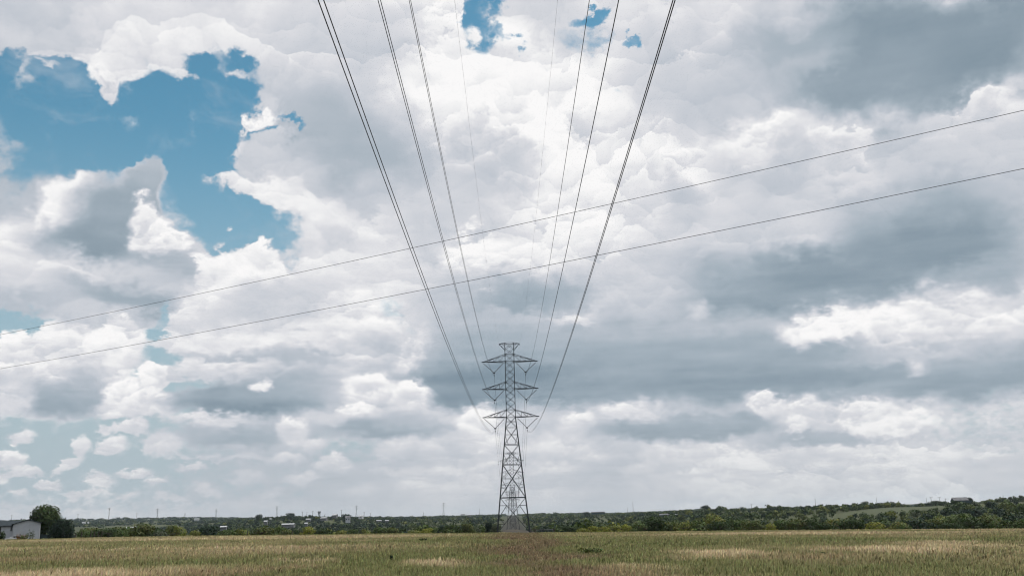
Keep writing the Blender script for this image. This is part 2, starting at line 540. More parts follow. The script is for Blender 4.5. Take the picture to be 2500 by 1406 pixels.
class MB:
    """collects bars, boxes, tubes and polygons; build() links them as ONE mesh object"""
    def __init__(self):
        self.v, self.f, self.mi = [], [], []

    def quadmesh(self, pts, faces, mi=0):
        b = len(self.v)
        self.v += [tuple(p) for p in pts]
        self.f += [tuple(b + i for i in f) for f in faces]
        self.mi += [mi] * len(faces)

    def tube(self, pts, rad, n=6, cap=True, mi=0):
        pts = [Vector(p) for p in pts]
        if not hasattr(rad, '__len__'):
            rad = [rad] * len(pts)
        b = len(self.v)
        for i, p in enumerate(pts):
            t = (pts[min(i + 1, len(pts) - 1)] - pts[max(i - 1, 0)]).normalized()
            u = t.cross(Vector((0, 0, 1)) if abs(t.z) < .9 else Vector((1, 0, 0))).normalized()
            w = t.cross(u)
            for k in range(n):
                a = 2 * math.pi * (k + .5) / n
                self.v.append(tuple(p + (u * math.cos(a) + w * math.sin(a)) * rad[i]))
        for i in range(len(pts) - 1):
            for k in range(n):
                k2 = (k + 1) % n
                self.f.append((b + i * n + k, b + i * n + k2, b + (i + 1) * n + k2, b + (i + 1) * n + k))
                self.mi.append(mi)
        if cap:
            self.f.append(tuple(b + k for k in range(n)))
            self.f.append(tuple(b + (len(pts) - 1) * n + k for k in reversed(range(n))))
            self.mi += [mi, mi]

    def bar(self, a, b, w, mi=0):
        self.tube([a, b], w * .7071, 4, True, mi)

    def box(self, c, s, rz=0.0, mi=0, taper=1.0):
        hx, hy, hz = s[0] / 2, s[1] / 2, s[2] / 2
        ca, sa = math.cos(rz), math.sin(rz)
        pts = []
        for z, k in ((-hz, 1), (hz, taper)):
            for x, y in ((-hx, -hy), (hx, -hy), (hx, hy), (-hx, hy)):
                pts.append((c[0] + (x * ca - y * sa) * k, c[1] + (x * sa + y * ca) * k, c[2] + z))
        self.quadmesh(pts, [(0, 3, 2, 1), (4, 5, 6, 7), (0, 1, 5, 4), (1, 2, 6, 5), (2, 3, 7, 6), (3, 0, 4, 7)], mi)

    def prism(self, poly, y0, y1, mi=0):
        """polygon in x / z pulled from y0 to y1"""
        n = len(poly)
        pts = [(x, y0, z) for x, z in poly] + [(x, y1, z) for x, z in poly]
        self.quadmesh(pts, [tuple(range(n)), tuple(range(2 * n - 1, n - 1, -1))] +
                      [(i, i + n, (i + 1) % n + n, (i + 1) % n) for i in range(n)], mi)

    def mesh(self, name, mats, smooth=False):
        me = bpy.data.meshes.new(name)
        me.from_pydata(self.v, [], self.f)
        for m in (mats if isinstance(mats, (list, tuple)) else [mats]):
            me.materials.append(m)
        if len(set(self.mi)) > 1:
            me.polygons.foreach_set('material_index', self.mi)
        if smooth:
            me.polygons.foreach_set('use_smooth', [True] * len(me.polygons))
        bm = bmesh.new()
        bm.from_mesh(me)
        bmesh.ops.recalc_face_normals(bm, faces=bm.faces)
        bm.to_mesh(me)
        bm.free()
        return me

    def build(self, name, mats, parent=None, smooth=False):
        return link(name, self.mesh(name, mats, smooth), parent)


def link(name, me, parent=None, loc=(0, 0, 0), rz=0.0, scale=1.0):
    o = bpy.data.objects.new(name, me)
    COL.objects.link(o)
    o.location, o.rotation_euler = loc, (0, 0, rz)
    o.scale = scale if hasattr(scale, '__len__') else (scale,) * 3
    if parent:
        o.parent = parent
    return o


def copy_tree(o, parent=None):
    c = o.copy()
    COL.objects.link(c)
    c.parent = parent
    for ch in [x for x in COL.objects if x.parent == o]:
        copy_tree(ch, c)
    return c


def mesh_np(name, v, loops, sizes, mats, attrs=()):
    """a mesh from numpy arrays; attrs = (name, per-face colours)"""
    me = bpy.data.meshes.new(name)
    me.vertices.add(len(v))
    me.vertices.foreach_set('co', np.ascontiguousarray(v, np.float32).ravel())
    me.loops.add(len(loops))
    me.loops.foreach_set('vertex_index', np.ascontiguousarray(loops, np.int32))
    me.polygons.add(len(sizes))
    st = np.zeros(len(sizes), np.int32)
    st[1:] = np.cumsum(sizes)[:-1]
    me.polygons.foreach_set('loop_start', st)
    try:
        me.polygons.foreach_set('loop_total', np.ascontiguousarray(sizes, np.int32))
    except Exception:
        pass
    for m in (mats if isinstance(mats, (list, tuple)) else [mats]):
        me.materials.append(m)
    for nm, dom, col in attrs:
        a = me.attributes.new(nm, 'FLOAT_COLOR', dom)
        c4 = np.ones((len(col), 4), np.float32)
        c4[:, :3] = col
        a.data.foreach_set('color', c4.ravel())
    me.update(calc_edges=True)
    return me


# ------------------------------------------------------------------ materials
def mat(name, col, rough=.85, var=.25, scale=3.0, metal=0.0, attr=None, transl=0.0, spec=.3):
    m = bpy.data.materials.new(name)
    m.use_nodes = True
    g = NT(m.node_tree)
    b = m.node_tree.nodes['Principled BSDF']
    b.inputs['Roughness'].default_value = rough
    b.inputs['Metallic'].default_value = metal
    b.inputs['Specular IOR Level'].default_value = spec
    c = tuple(col) + (1,) if len(col) == 3 else col
    if attr:
        at_ = g.n('ShaderNodeAttribute', attribute_name=attr)
        base = g.mixc(1.0, at_.outputs['Color'], c, 'MULTIPLY')
    else:
        base = c
    tcn = g.n('ShaderNodeTexCoord')
    nz = g.noise(tcn.outputs['Object'], scale, 5, .6)[0]
    lo, hi = 1 - var, 1 + var
    k = g.mr(nz, .3, .7, lo, hi, 'LINEAR')
    cb = g.n('ShaderNodeCombineColor')
    for i in range(3):
        g.put(cb.inputs[i], k)
    g.put(b.inputs['Base Color'], g.mixc(1.0, base, cb.outputs[0], 'MULTIPLY'))
    if transl:
        out = m.node_tree.nodes['Material Output']
        tr = g.n('ShaderNodeBsdfTranslucent')
        g.put(tr.inputs[0], g.mixc(1.0, base, (1.1, 1.15, .6, 1), 'MULTIPLY'))
        mx = g.n('ShaderNodeMixShader')
        mx.inputs[0].default_value = transl
        m.node_tree.links.new(b.outputs[0], mx.inputs[1])
        m.node_tree.links.new(tr.outputs[0], mx.inputs[2])
        m.node_tree.links.new(mx.outputs[0], out.inputs[0])
    return m


STEEL = mat('weathered steel', (.040, .047, .052), .75, .3, 2, spec=.15)
WIRE = mat('aluminium cable', (.02, .022, .025), .7, .1, 2, spec=.15)
GLASSINS = mat('porcelain', (.03, .025, .025), .35, .2, 8, spec=.5)
BARK = mat('bark', (.045, .036, .028), .95, .4, 5)
LEAF = mat('leaves', (1, 1, 1), .7, .22, .9, attr='tint', transl=.22, spec=.15)
WOODPOST = mat('old wood', (.05, .042, .035), .95, .35, 6)
SIDING = mat('pale painted siding', (.41, .43, .47), .7, .08, 1.2)
TRIM = mat('white trim', (.42, .44, .47), .6, .06, 3)
SHINGLE = mat('dark shingles', (.042, .052, .060), 1, .3, 5, spec=.03)
DARK = mat('dark glass', (.012, .015, .018), .15, .1, 3, spec=.6)
PALE = mat('pale sheet metal', (.40, .42, .44), .5, .2, .6)
GREYM = mat('grey sheet metal', (.13, .135, .145), .7, .45, .35, spec=.15)
SLATE = mat('dark boards', (.035, .055, .06), .85, .3, .8)
SILVER = mat('silver paint', (.45, .46, .47), .3, .06, 4, spec=.6)
RUBBER = mat('rubber', (.015, .015, .015), .9, .1, 8)

# ------------------------------------------------------------------ the land
LCOLS = [-600, 0, 400, 700, 1000, 1110, 1250, 1390, 1500, 1720, 2000, 2200, 2500, 3100]
LAZ = np.array([math.atan2(ray(x, 1260).x, ray(x, 1260).y) for x in LCOLS])
LR = np.array([260, 450, 600, 930, 1200, 1800, 2500, 3500, 5000, 9500.])
LZ = np.array([
    [0.6, -4, -6, -8, -6, 0, 10, 22, 34, 40],
    [-1.2, -8, -10, -13, -13, -8, 0, 16, 32, 40],
    [-2.8, -10, -11, -16, -14, -9, 2, 14, 30, 36],
    [-3.4, -10, -11, -16, -9, 5, 6, 10, 16, 30],
    [-3.6, -10, -11, -16, -11, -5, 0, 2, 6, 20],
    [-3.6, -8, -8, -17, -12, -5, -1, 2, 5, 14],
    [-2.7, -3.6, -8.2, -19, -13, -6, -1.5, 2, 5, 12],
    [-3.8, -8, -8, -16, -11, -6, -2, 1, 4, 12],
    [-4.6, -10, -10, -12, -8, -5, -4, -2, 0, 10],
    [-5.0, -10, -9, -6, 0, -2, -4, 0, 5, 10],
    [-5.6, -9, -7, -3, 0, -3, -4, 0, 5, 10],
    [-6.0, -8, -5, 1.5, -1, -4, -4, 0, 5, 10],
    [-6.2, -7, -3.5, 3.0, 2, 0, 0, 0, 5, 10],
    [-6.0, -6, -3, 4, 4, 2, 2, 2, 5, 10]])


def _vn(x, y, s, seed):
    """smooth value noise, -1..1"""
    x, y = np.asarray(x) / s, np.asarray(y) / s
    xi, yi = np.floor(x), np.floor(y)
    fx, fy = x - xi, y - yi
    fx, fy = fx * fx * (3 - 2 * fx), fy * fy * (3 - 2 * fy)

    def h(a, b):
        t = np.sin(a * 127.1 + b * 311.7 + seed * 74.7) * 43758.5453
        return (t - np.floor(t)) * 2 - 1
    return (h(xi, yi) * (1 - fx) + h(xi + 1, yi) * fx) * (1 - fy) + (h(xi, yi + 1) * (1 - fx) + h(xi + 1, yi + 1) * fx) * fy


def land(x, y):
    """height of the ground (array or scalar)"""
    x, y = np.asarray(x, float), np.asarray(y, float)
    r = np.hypot(x, y)
    azm = np.clip(np.arctan2(x, y), LAZ[0], LAZ[-1])
    plane = -.0071 * y - .0152 * np.clip(x, -150, 150) + .06 * _vn(x, y, 23, 3) + .02 * _vn(x, y, 5, 4)
    plane = plane - .45 * np.clip((-x - 62) / 35, 0, 1) * np.clip((y - 120) / 70, 0, 1)
    ci = np.clip(np.interp(azm, LAZ, np.arange(len(LAZ))), 0, len(LAZ) - 1.001)
    ri = np.clip(np.interp(np.log(np.maximum(r, 1)), np.log(LR), np.arange(len(LR))), 0, len(LR) - 1.001)
    c0, r0 = ci.astype(int), ri.astype(int)
    cf, rf = ci - c0, ri - r0
    cf, rf = cf * cf * (3 - 2 * cf), rf * rf * (3 - 2 * rf)
    hill = (LZ[c0, r0] * (1 - rf) + LZ[c0, r0 + 1] * rf) * (1 - cf) + (LZ[c0 + 1, r0] * (1 - rf) + LZ[c0 + 1, r0 + 1] * rf) * cf
    hill = hill + np.clip((r - 300) / 700, 0, 1) * (1.0 * _vn(x, y, 160, 5) + .5 * _vn(x, y, 60, 6))
    t = np.clip((r - 196) / 64, 0, 1)
    t = t * t * (3 - 2 * t)
    front = np.clip((y + 50) / 100, 0, 1)
    return plane * (1 - t) + (hill * front + (1 - front) * -1.0) * t


def gz(x, y):
    return float(land(x, y))


def on_ground(px, py, lo=8, hi=9000, lift=0.0):
    """where the line of sight through (px, py) meets the ground"""
    d = ray(px, py)
    prev = lo
    t = lo
    while t < hi:
        p = Vector((0, 0, CAM_Z)) + d * t
        if p.z < gz(p.x, p.y) + lift:
            a, b = prev, t
            for _ in range(25):
                m = (a + b) / 2
                p = Vector((0, 0, CAM_Z)) + d * m
                if p.z < gz(p.x, p.y) + lift:
                    b = m
                else:
                    a = m
            return p
        prev = t
        t *= 1.02
    return Vector((0, 0, CAM_Z)) + d * hi


def stand(px, Y):
    """a point of the ground Y metres ahead in the direction of column px"""
    d = ray(px, 1260)
    x = d.x * Y / d.y
    return Vector((x, Y, gz(x, Y)))


# patches of grass: pale straw, green, reddish stalks (in photo columns, laid on the ground)
PATCH = []
for k, px, py, rx, ry, a in [
    ('t', 180, 1392, 300, 16, 1), ('r', 600, 1383, 130, 14, .9), ('t', 420, 1372, 200, 8, .6), ('r', 200, 1352, 160, 9, .7),
    ('g', 350, 1366, 330, 12, .8), ('t', 330, 1314, 420, 5, .6), ('g', 250, 1326, 200, 5, .7), ('g', 640, 1360, 190, 14, .8),
    ('t', 800, 1330, 330, 8, .5), ('g', 900, 1362, 130, 22, .9), ('t', 740, 1358, 80, 9, .7), ('t', 1110, 1362, 110, 9, .9),
    ('g', 1120, 1345, 150, 9, .9), ('g', 1080, 1392, 170, 16, .8), ('t', 850, 1305, 350, 4, .7), ('r', 1640, 1396, 150, 13, .7),
    ('t', 1720, 1342, 150, 7, 1), ('t', 2180, 1331, 260, 6, 1), ('t', 2420, 1324, 150, 6, .8), ('t', 2250, 1318, 160, 4, .7),
    ('g', 2060, 1314, 140, 6, .9), ('g', 1560, 1356, 90, 14, .8), ('g', 2250, 1385, 330, 26, .8), ('g', 1900, 1378, 130, 10, .8),
    ('t', 1950, 1298, 560, 3, .8), ('g', 1700, 1316, 220, 5, .6), ('r', 1980, 1346, 200, 6, .5), ('t', 1600, 1372, 140, 9, .6),
    ('g', 1760, 1358, 110, 6, .7), ('t', 640, 1342, 300, 5, .4), ('g', 500, 1318, 300, 4, .6), ('r', 1480, 1385, 160, 16, .6),
    ('g', 2440, 1312, 90, 5, .7), ('t', 60, 1334, 90, 8, .5)]:
    c, u, v = [on_ground(*t, lift=.3) for t in ((px, py), (px + rx, py), (px, py - ry * .8))]
    PATCH.append((k, c.x, c.y, abs(u.x - c.x) + .1, abs(v.y - c.y) + .4, a))
TRACK = [(on_ground(px, py, lift=.3), w) for px, py, w in ((1415, 1400, 2.6), (1365, 1372, 2.1), (1322, 1345, 2.5), (1296, 1322, 3.4), (1280, 1307, 4.4))]


def cover_weights(x, y):
    """how much straw, green and reddish growth there is at a spot of the field"""
    x, y = np.asarray(x, float), np.asarray(y, float)
    wx = x + 2.5 * _vn(x, y, 9, 21) + 1.0 * _vn(x, y, 3, 22)
    wy = y + 2.5 * _vn(x, y, 9, 23) + 1.0 * _vn(x, y, 3, 24)
    base = .5 * _vn(x, y, 26, 31) + .35 * _vn(x, y, 9, 32) + .3 * _vn(x, y, 3.1, 33)
    straw = np.clip(.22 + .75 * base, 0, 1)
    red = np.clip(.10 + .5 * _vn(x, y, 14, 35) * _vn(x, y, 40, 36) + .15 * _vn(x, y, 2.5, 37), 0, 1)
    for k, cx, cy, rx, ry, a in PATCH:
        d = np.hypot((wx - cx) / rx, (wy - cy) / ry)
        f = a * np.clip((1.25 - d) / .7, 0, 1)
        if k == 't':
            straw = straw * (1 - f) + .95 * f
        elif k == 'g':
            straw, red = straw * (1 - f) + .06 * f, red * (1 - f)
        else:
            red, straw = red * (1 - f) + .75 * f, straw * (1 - f * .3) + .6 * f * .3
    ty = np.array([p.y for p, _ in TRACK])
    tx = np.interp(wy, ty, [p.x for p, _ in TRACK])
    tw = np.interp(wy, ty, [w for _, w in TRACK]) * (1 + .3 * _vn(x, y, 6, 41))
    tr = np.clip((1.2 - np.abs(wx - tx) / tw) / .8, 0, 1) * np.clip((y - 24) / 14, 0, 1) * (.85 + .2 * _vn(x, y, 2.2, 42))
    return straw, red, np.clip(tr, 0, 1)


def cover_colour(x, y):
    straw, red, tr = cover_weights(x, y)
    g_ = np.array([.140, .156, .062])
    o_ = np.array([.238, .220, .114])
    t_ = np.array([.50, .41, .27])
    r_ = np.array([.32, .23, .155])
    b_ = np.array([.160, .114, .076])
    s = straw[:, None]
    c = np.where(s < .45, g_ + (o_ - g_) * (s / .45), o_ + (t_ - o_) * ((s - .45) / .55))
    c = c + (r_ - c) * (red[:, None] * .85)
    return c + (b_ - c) * (tr[:, None] * .95)


def build_land():
    front = np.linspace(-R(44), R(44), 260)
    rest = np.linspace(R(44), 2 * np.pi - R(44), 60)[1:-1]
    azs = np.concatenate([front, rest])
    rs = np.concatenate([[0.0], np.geomspace(3, 180, 70), np.linspace(184, 300, 34), np.geomspace(306, 9500, 110)])
    A, RR = np.meshgrid(azs, rs)
    x, y = RR * np.sin(A), RR * np.cos(A)
    z = land(x, y)
    n, m = len(rs), len(azs)
    i, j = np.meshgrid(np.arange(n - 1), np.arange(m), indexing='ij')
    j2 = (j + 1) % m
    q = np.stack([i * m + j, i * m + j2, (i + 1) * m + j2, (i + 1) * m + j], -1).reshape(-1, 4)
    xf, yf = x.ravel(), y.ravel()
    col = cover_colour(xf, yf) * .72
    # beyond the field: rough pasture, paler meadows, the cleared strip under the line
    far = np.clip((np.hypot(xf, yf) - 205) / 40, 0, 1)[:, None]
    past = np.array([.052, .060, .030]) * (1 + .35 * _vn(xf, yf, 70, 51) + .2 * _vn(xf, yf, 24, 52))[:, None]
    azv = np.arctan2(xf, yf)
    rr = np.hypot(xf, yf)
    mead = np.clip(1.2 - np.hypot((azv - azel(290, 1260)[0]) / .06, (rr - 1900) / 700), 0, 1) * .9
    mead = np.maximum(mead, np.clip(1.3 - np.hypot((azv - azel(2170, 1240)[0]) / .055, (rr - 800) / 190), 0, 1))
    mead = np.maximum(mead, np.clip(1.2 - np.hypot((azv - azel(1150, 1260)[0]) / .05, (rr - 2200) / 300), 0, 1))
    past = past + (np.array([.068, .080, .045]) - past) * np.clip(mead, 0, 1)[:, None]
    strip = np.clip((17 + 3 * _vn(xf, yf, 40, 55) - np.abs(xf)) / 4, 0, 1)[:, None]
    past = past + (np.array([.040, .038, .032]) * (1 + .2 * _vn(xf, yf, 12, 56))[:, None] - past) * strip
    sand = np.clip(1.5 - np.hypot((xf - 1.5) / 9, (yf - 385) / 45), 0, 1)[:, None] * (.25 + .5 * _vn(xf, yf, 7, 57))[:, None]
    sand = np.clip(sand, 0, .7)
    past = past + (np.array([.12, .10, .072]) - past) * sand
    col = col * (1 - far) + past * far
    m_ = mat('ground cover', (1, 1, 1), .95, .18, .8, attr='tint', spec=.1)
    me = mesh_np('ground', np.stack([xf, yf, z.ravel()], -1), q.ravel(), np.full(len(q), 4, np.int32), m_, [('tint', 'POINT', np.clip(col, .005, 1))])
    me.polygons.foreach_set('use_smooth', [True] * len(me.polygons))
    tag(link('ground', me), kind='structure')


build_land()


def build_grass():
    vs, cs = [], []
    for y0, y1, dens, h0, w in ((19, 44, 140, .26, .013), (44, 70, 62, .28, .022), (70, 110, 26, .30, .042), (110, 160, 12, .28, .07), (160, 236, 7, .20, .10)):
        hw = .62 * y1
        n = int(dens * (y1 - y0) * 2 * hw)
        x, y = nrg.uniform(-hw, hw, n), nrg.uniform(y0, y1, n)
        ok = np.abs(x) < .60 * y + 3
        x, y = x[ok], y[ok]
        # blades crowd into tussocks
        cl = _vn(x, y, 1.1, 61) + .6 * _vn(x, y, .45, 62)
        ok = nrg.uniform(-1.4, 1.2, len(x)) < cl + .3
        x, y, cl = x[ok], y[ok], cl[ok]
        n = len(x)
        straw, red, tr = cover_weights(x, y)
        z = land(x, y)
        h = h0 * nrg.uniform(.55, 1.25, n) * (1 + .25 * cl) * (1 - .35 * tr) * (.85 + .3 * straw)
        a, lean = nrg.uniform(0, 2 * np.pi, n), np.abs(nrg.normal(0, .28, n))
        fa = nrg.uniform(-.9, .9, n)
        hw_ = w * nrg.uniform(.6, 1.3, n)
        base = np.stack([x, y, z - .03], -1)
        side = np.stack([np.cos(fa) * hw_, np.sin(fa) * hw_, np.zeros(n)], -1)
        bend = np.stack([np.cos(a) * lean * h * .35, np.sin(a) * lean * h * .35, h * .62], -1)
        tip = np.stack([np.cos(a) * lean * h + .06 * h, np.sin(a) * lean * h, h * (1 - .25 * lean)], -1)
        v = np.stack([base - side, base + side, base + bend + side * .75, base + tip, base + bend - side * .75], 1)
        vs.append(v)
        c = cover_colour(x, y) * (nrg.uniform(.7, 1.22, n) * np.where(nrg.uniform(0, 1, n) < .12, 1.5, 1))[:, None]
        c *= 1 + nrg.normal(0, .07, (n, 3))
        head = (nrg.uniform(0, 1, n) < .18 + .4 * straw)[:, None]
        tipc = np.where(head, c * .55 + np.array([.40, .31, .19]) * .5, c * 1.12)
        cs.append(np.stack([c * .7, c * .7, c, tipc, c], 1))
    v, c = np.concatenate(vs), np.concatenate(cs)
    n = len(v)
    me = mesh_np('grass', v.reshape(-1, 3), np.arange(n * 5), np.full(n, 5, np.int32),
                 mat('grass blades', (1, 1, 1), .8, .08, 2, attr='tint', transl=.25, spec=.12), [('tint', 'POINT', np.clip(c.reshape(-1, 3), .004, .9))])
    nv = np.array([0, 0, 1.0]) + nrg.normal(0, .28, (n, 3))   # the sward is lit like a soft surface
    nv /= np.linalg.norm(nv, axis=1)[:, None]
    me.normals_split_custom_set_from_vertices(np.repeat(nv, 5, 0).tolist())
    tag(link('grass', me), kind='stuff')
    print('grass blades', n)


build_grass()

# ------------------------------------------------------------------ pylons and power lines
TD = 250.0                                   # first pylon stands this far ahead
T0 = at(1255.5, 1303, TD)                    # its foot
TX = 0.15


def hz(py):
    """height above the pylon's foot of something seen at row py on its axis"""
    return at(1245 + (py - 838) * .025, py, TD).z - T0.z


PY = {k: hz(v) for k, v in dict(top=838, pk=857, a1t=865.6, a1=883, a2t=932.5, a2=949.5, a3t=1000.5, a3=1018).items()}
BW, FW = 1.13, 4.05                           # half width of the shaft and of the foot


def half(z):
    """half width of the pylon at height z"""
    return BW + (FW - BW) * max(0.0, (PY['a3'] - z) / PY['a3'])


class TB(MB):
    def bar(self, a, b, w, mi=0):
        MB.bar(self, a, b, w * .95, mi)


def build_pylon(label, group):
    root = empty('transmission_tower', (TX, TD, T0.z))
    tag(root, label, 'pylon', group)
    H = PY['top']
    for sx in (-1, 1):
        for sy in (-1, 1):
            m = TB()
            m.bar((sx * FW, sy * FW, -.4), (sx * BW, sy * BW, PY['a3']), .23)
            m.bar((sx * BW, sy * BW, PY['a3']), (sx * BW, sy * BW, H), .17)
            m.box((sx * FW, sy * FW, 0), (.8, .8, .5))
            m.build('leg', STEEL, root)
    faces = [((1, 0), (0, 1)), ((1, 0), (0, -1)), ((0, 1), (1, 0)), ((0, 1), (-1, 0))]   # (along, outward)

    def pt(f, s, z, k=1.0):
        (ax, ay), (ox, oy) = f
        w = half(z)
        return Vector(((ax * s * k + ox) * w, (ay * s * k + oy) * w, z))
    shaft = [PY['top'], (PY['top'] + PY['a1t']) / 2, PY['a1t'], PY['a1']]
    for a, b in (('a1', 'a2t'), ('a2', 'a3t')):
        for k in (1, 2):
            shaft.append(PY[a] + (PY[b] - PY[a]) * k / 3)
        shaft += [PY[b], PY['a2' if a == 'a1' else 'a3']]
    m = TB()
    for f in faces:
        for zt, zb in zip(shaft, shaft[1:]):
            m.bar(pt(f, -1, zt), pt(f, 1, zb), .07)
            m.bar(pt(f, 1, zt), pt(f, -1, zb), .07)
        for k in ('top', 'a1t', 'a1', 'a2t', 'a2', 'a3t', 'a3'):
            m.bar(pt(f, -1, PY[k]), pt(f, 1, PY[k]), .09)
    m.build('shaft_bracing', STEEL, root)
    m = TB()
    zs = [PY['a3'], hz(1043), hz(1085), hz(1133.5)]
    for f in faces:
        for i, (zt, zb) in enumerate(zip(zs, zs[1:])):
            m.bar(pt(f, -1, zt), pt(f, 1, zb), .085)
            m.bar(pt(f, 1, zt), pt(f, -1, zb), .085)
            wt, wb = half(zt), half(zb)
            zc = zt + (zb - zt) * wt / (wt + wb)
            m.bar(pt(f, -1, zc), pt(f, 1, zc), .06)
            if i:
                m.bar(pt(f, -1, zb), pt(f, 1, zb), .11)
                for s in (-1, 1):
                    m.bar(pt(f, s, zc), pt(f, s * .45, zb), .055)
        m.bar(pt(f, -1, zs[1]), pt(f, 1, zs[1]), .06)
    m.build('waist_bracing', STEEL, root)
    m = TB()
    z1, z2 = hz(1133.5), hz(1214)
    for f in faces:
        m.bar(pt(f, -1, z2), pt(f, 1, z2), .17)
        wt, wb = half(z1), half(z2)
        zc = z1 + (z2 - z1) * wt / (wt + wb)
        zq = hz(1153)
        for s in (-1, 1):
            m.bar(pt(f, s, z1), pt(f, -s, z2), .10)
            m.bar(pt(f, s, zc), pt(f, s * .22, zc), .06)
            a = pt(f, s, z1).lerp(pt(f, -s, z2), .24)
            m.bar(a, pt(f, s, zc), .06)
            b = pt(f, s, z2).lerp(pt(f, -s, z1), .3)
            m.bar(b, pt(f, s, b.z), .06)
            m.bar(b, pt(f, s * .42, z2), .06)
            m.bar(pt(f, s, zc), b, .06)
        # lowest panel
        wf = half(0)
        zm = z2 * wf / (wf + wb)
        for s in (-1, 1):
            m.bar(pt(f, s, z2), pt(f, -s, .2), .12)
            a = pt(f, s, z2).lerp(pt(f, -s, .2), .22)
            m.bar(a, pt(f, s, a.z), .07)
            b = pt(f, s, z2).lerp(pt(f, -s, .2), .47)
            m.bar(a, pt(f, s, (a.z + b.z) / 2 - 2.0), .07)
            c = pt(f, s, .2).lerp(pt(f, -s, z2), .26)
            m.bar(c, pt(f, s, c.z), .06)
            m.bar(c, pt(f, s, 4.1), .06)
    m.build('base_bracing', STEEL, root)
    # cross arms, each with its V of insulators and a hanging clamp
    for kt, kb in (('a1t', 'a1'), ('a2t', 'a2'), ('a3t', 'a3')):
        zt, zb = PY[kt], PY[kb]
        for s in (-1, 1):
            m = TB()
            tip = Vector((s * 6.9, 0, zb + .05))
            for sy in (-1, 1):
                lo, up = Vector((s * BW, sy * BW, zb)), Vector((s * BW, sy * BW, zt))
                m.bar(lo, tip, .15)
                m.bar(up, tip, .10)
                q = [(lo.lerp(tip, t), up.lerp(tip, t)) for t in (0, .27, .52, .76)]
                for (l0, u0), (l1, u1) in zip(q, q[1:]):
                    m.bar(l1, u1, .07)
                    m.bar(u0, l1, .055)
            for t in (.27, .52, .76):
                a, b = Vector((s * BW, BW, zb)).lerp(tip, t), Vector((s * BW, -BW, zb)).lerp(tip, t)
                m.bar(a, b, .07)
                m.bar(a, Vector((s * BW, -BW, zb)).lerp(tip, t - .24), .06)
            m.box(tip, (.35, .3, .22))
            m.build('cross_arm', STEEL, root)
            joint = Vector((s * 3.97, 0, zb - 2.72))
            for top in (tip - Vector((0, 0, .1)), Vector((s * 1.45, 0, zb - .12))):
                m = TB()
                d = joint - top
                n = 26
                pts = [top + d * .06, top + d * .10]
                rad = [.03, .03]
                for i in range(n):
                    for dt, r in ((0, .045), (.3, .125), (.55, .045)):
                        pts.append(top + d * (.10 + .84 * (i + dt) / n))
                        rad.append(r)
                pts += [top + d * .95, joint]
                rad += [.03, .03]
                m.tube(pts, rad, 6)
                m.build('insulator_string', GLASSINS, root)
            m = TB()
            m.box(joint, (.5, .08, .3))
            m.bar(joint, joint + Vector((0, 0, -.95)), .07)
            for dz in (-.6, -.78):
                m.box(joint + Vector((0, 0, dz)), (.16, .7, .14))
            m.build('wire_clamp', STEEL, root)
    for s in (-1, 1):
        m = TB()
        tip = Vector((s * 2.55, 0, PY['top'] - .12))
        for sy in (-1, 1):
            m.bar((s * BW, sy * BW, PY['top']), tip, .11)
            m.bar((s * BW, sy * BW, PY['top'] - 1.75), tip, .08)
            m.bar((s * BW, sy * BW, PY['top'] - .9), Vector((s * 1.85, sy * .56, PY['top'] - .06)), .05)
        m.box(tip + Vector((0, 0, -.2)), (.14, .3, .4))
        m.build('earth_wire_arm', STEEL, root)
    return root


PYL = build_pylon('big dark lattice pylon with three pairs of arms, standing nearest, at the field edge', 'pylons carrying the overhead line')
SPAN = 340.0
FEET = [(TX, TD, T0.z)]
for i, (rowarm, lab) in enumerate([
        (1124, 'second lattice pylon of the line, seen through the legs of the big near pylon'),
        (1201, 'third lattice pylon of the line, framed low between the legs of the near pylon'),
        (1230, 'fourth lattice pylon of the line, tiny and hazy just above the cleared strip'),
        (1240, 'fifth and farthest lattice pylon, faint at the end of the cleared strip')]):
    Y = TD + SPAN * (i + 1)
    z = at(1252, rowarm, Y).z - PY['a1']
    if i > 1:
        z = gz(TX, Y)
    FEET.append((TX, Y, z))
    c = copy_tree(PYL)
    c.location = (TX, Y, z)
    c['label'] = lab

# the conductors: six pairs and two earth wires, one continuous cable each
def span_pts(a, b, sag, n):
    a, b = Vector(a), Vector(b)
    return [a.lerp(b, t) - Vector((0, 0, 4 * sag * t * (1 - t))) for t in [k / n for k in range(n + 1)]]


def cable(x0, x, zoff, back, sag0, sag, r, label, cat, group):
    pts = span_pts((x0, TD - SPAN, back + zoff), (x, TD, T0.z + zoff), sag0, 90)
    for (ax, ay, az_), (bx, by, bz) in zip(FEET, FEET[1:]):
        pts += span_pts((x, ay, az_ + zoff), (x, by, bz + zoff), sag, 24)[1:]
    m = MB()
    m.tube(pts, r, 6)
    tag(m.build('power_cable', WIRE, None, True), label, cat, group)


SKEW = -.27
for kb, lev, back, sag0, gap in (('a1', 'top', -10, 8.3, .17), ('a2', 'middle', -10.5, 6.5, .19), ('a3', 'lowest', -7, 7.3, .25)):
    for s, side in ((-1, 'left'), (1, 'right')):
        for k, nm in ((-1, 'upper'), (1, 'lower')):
            fan = {'a1': 'innermost pair', 'a2': 'middle pair', 'a3': 'outermost pair'}[kb]
            x = TX + s * 3.97
            cable(x + SKEW - k * .018, x - k * .018, PY[kb] - 2.72 - .69 - k * gap / 2, back, sag0, 9.0, .0135,
                  f'{nm} cable of the {fan} on the {side}, hung from the {lev} {side} pylon arm', 'power cable', 'power cables of the pylon line')
for s, side in ((-1, 'left'), (1, 'right')):
    cable(TX + .35 + s * 3.5, TX + s * 2.55, PY['top'] - .5, -10, 8.0, 6.0, .0055,
          f'hair-thin earth wire running to the {side} tip of the pylon top', 'earth wire', 'earth wires of the pylon line')

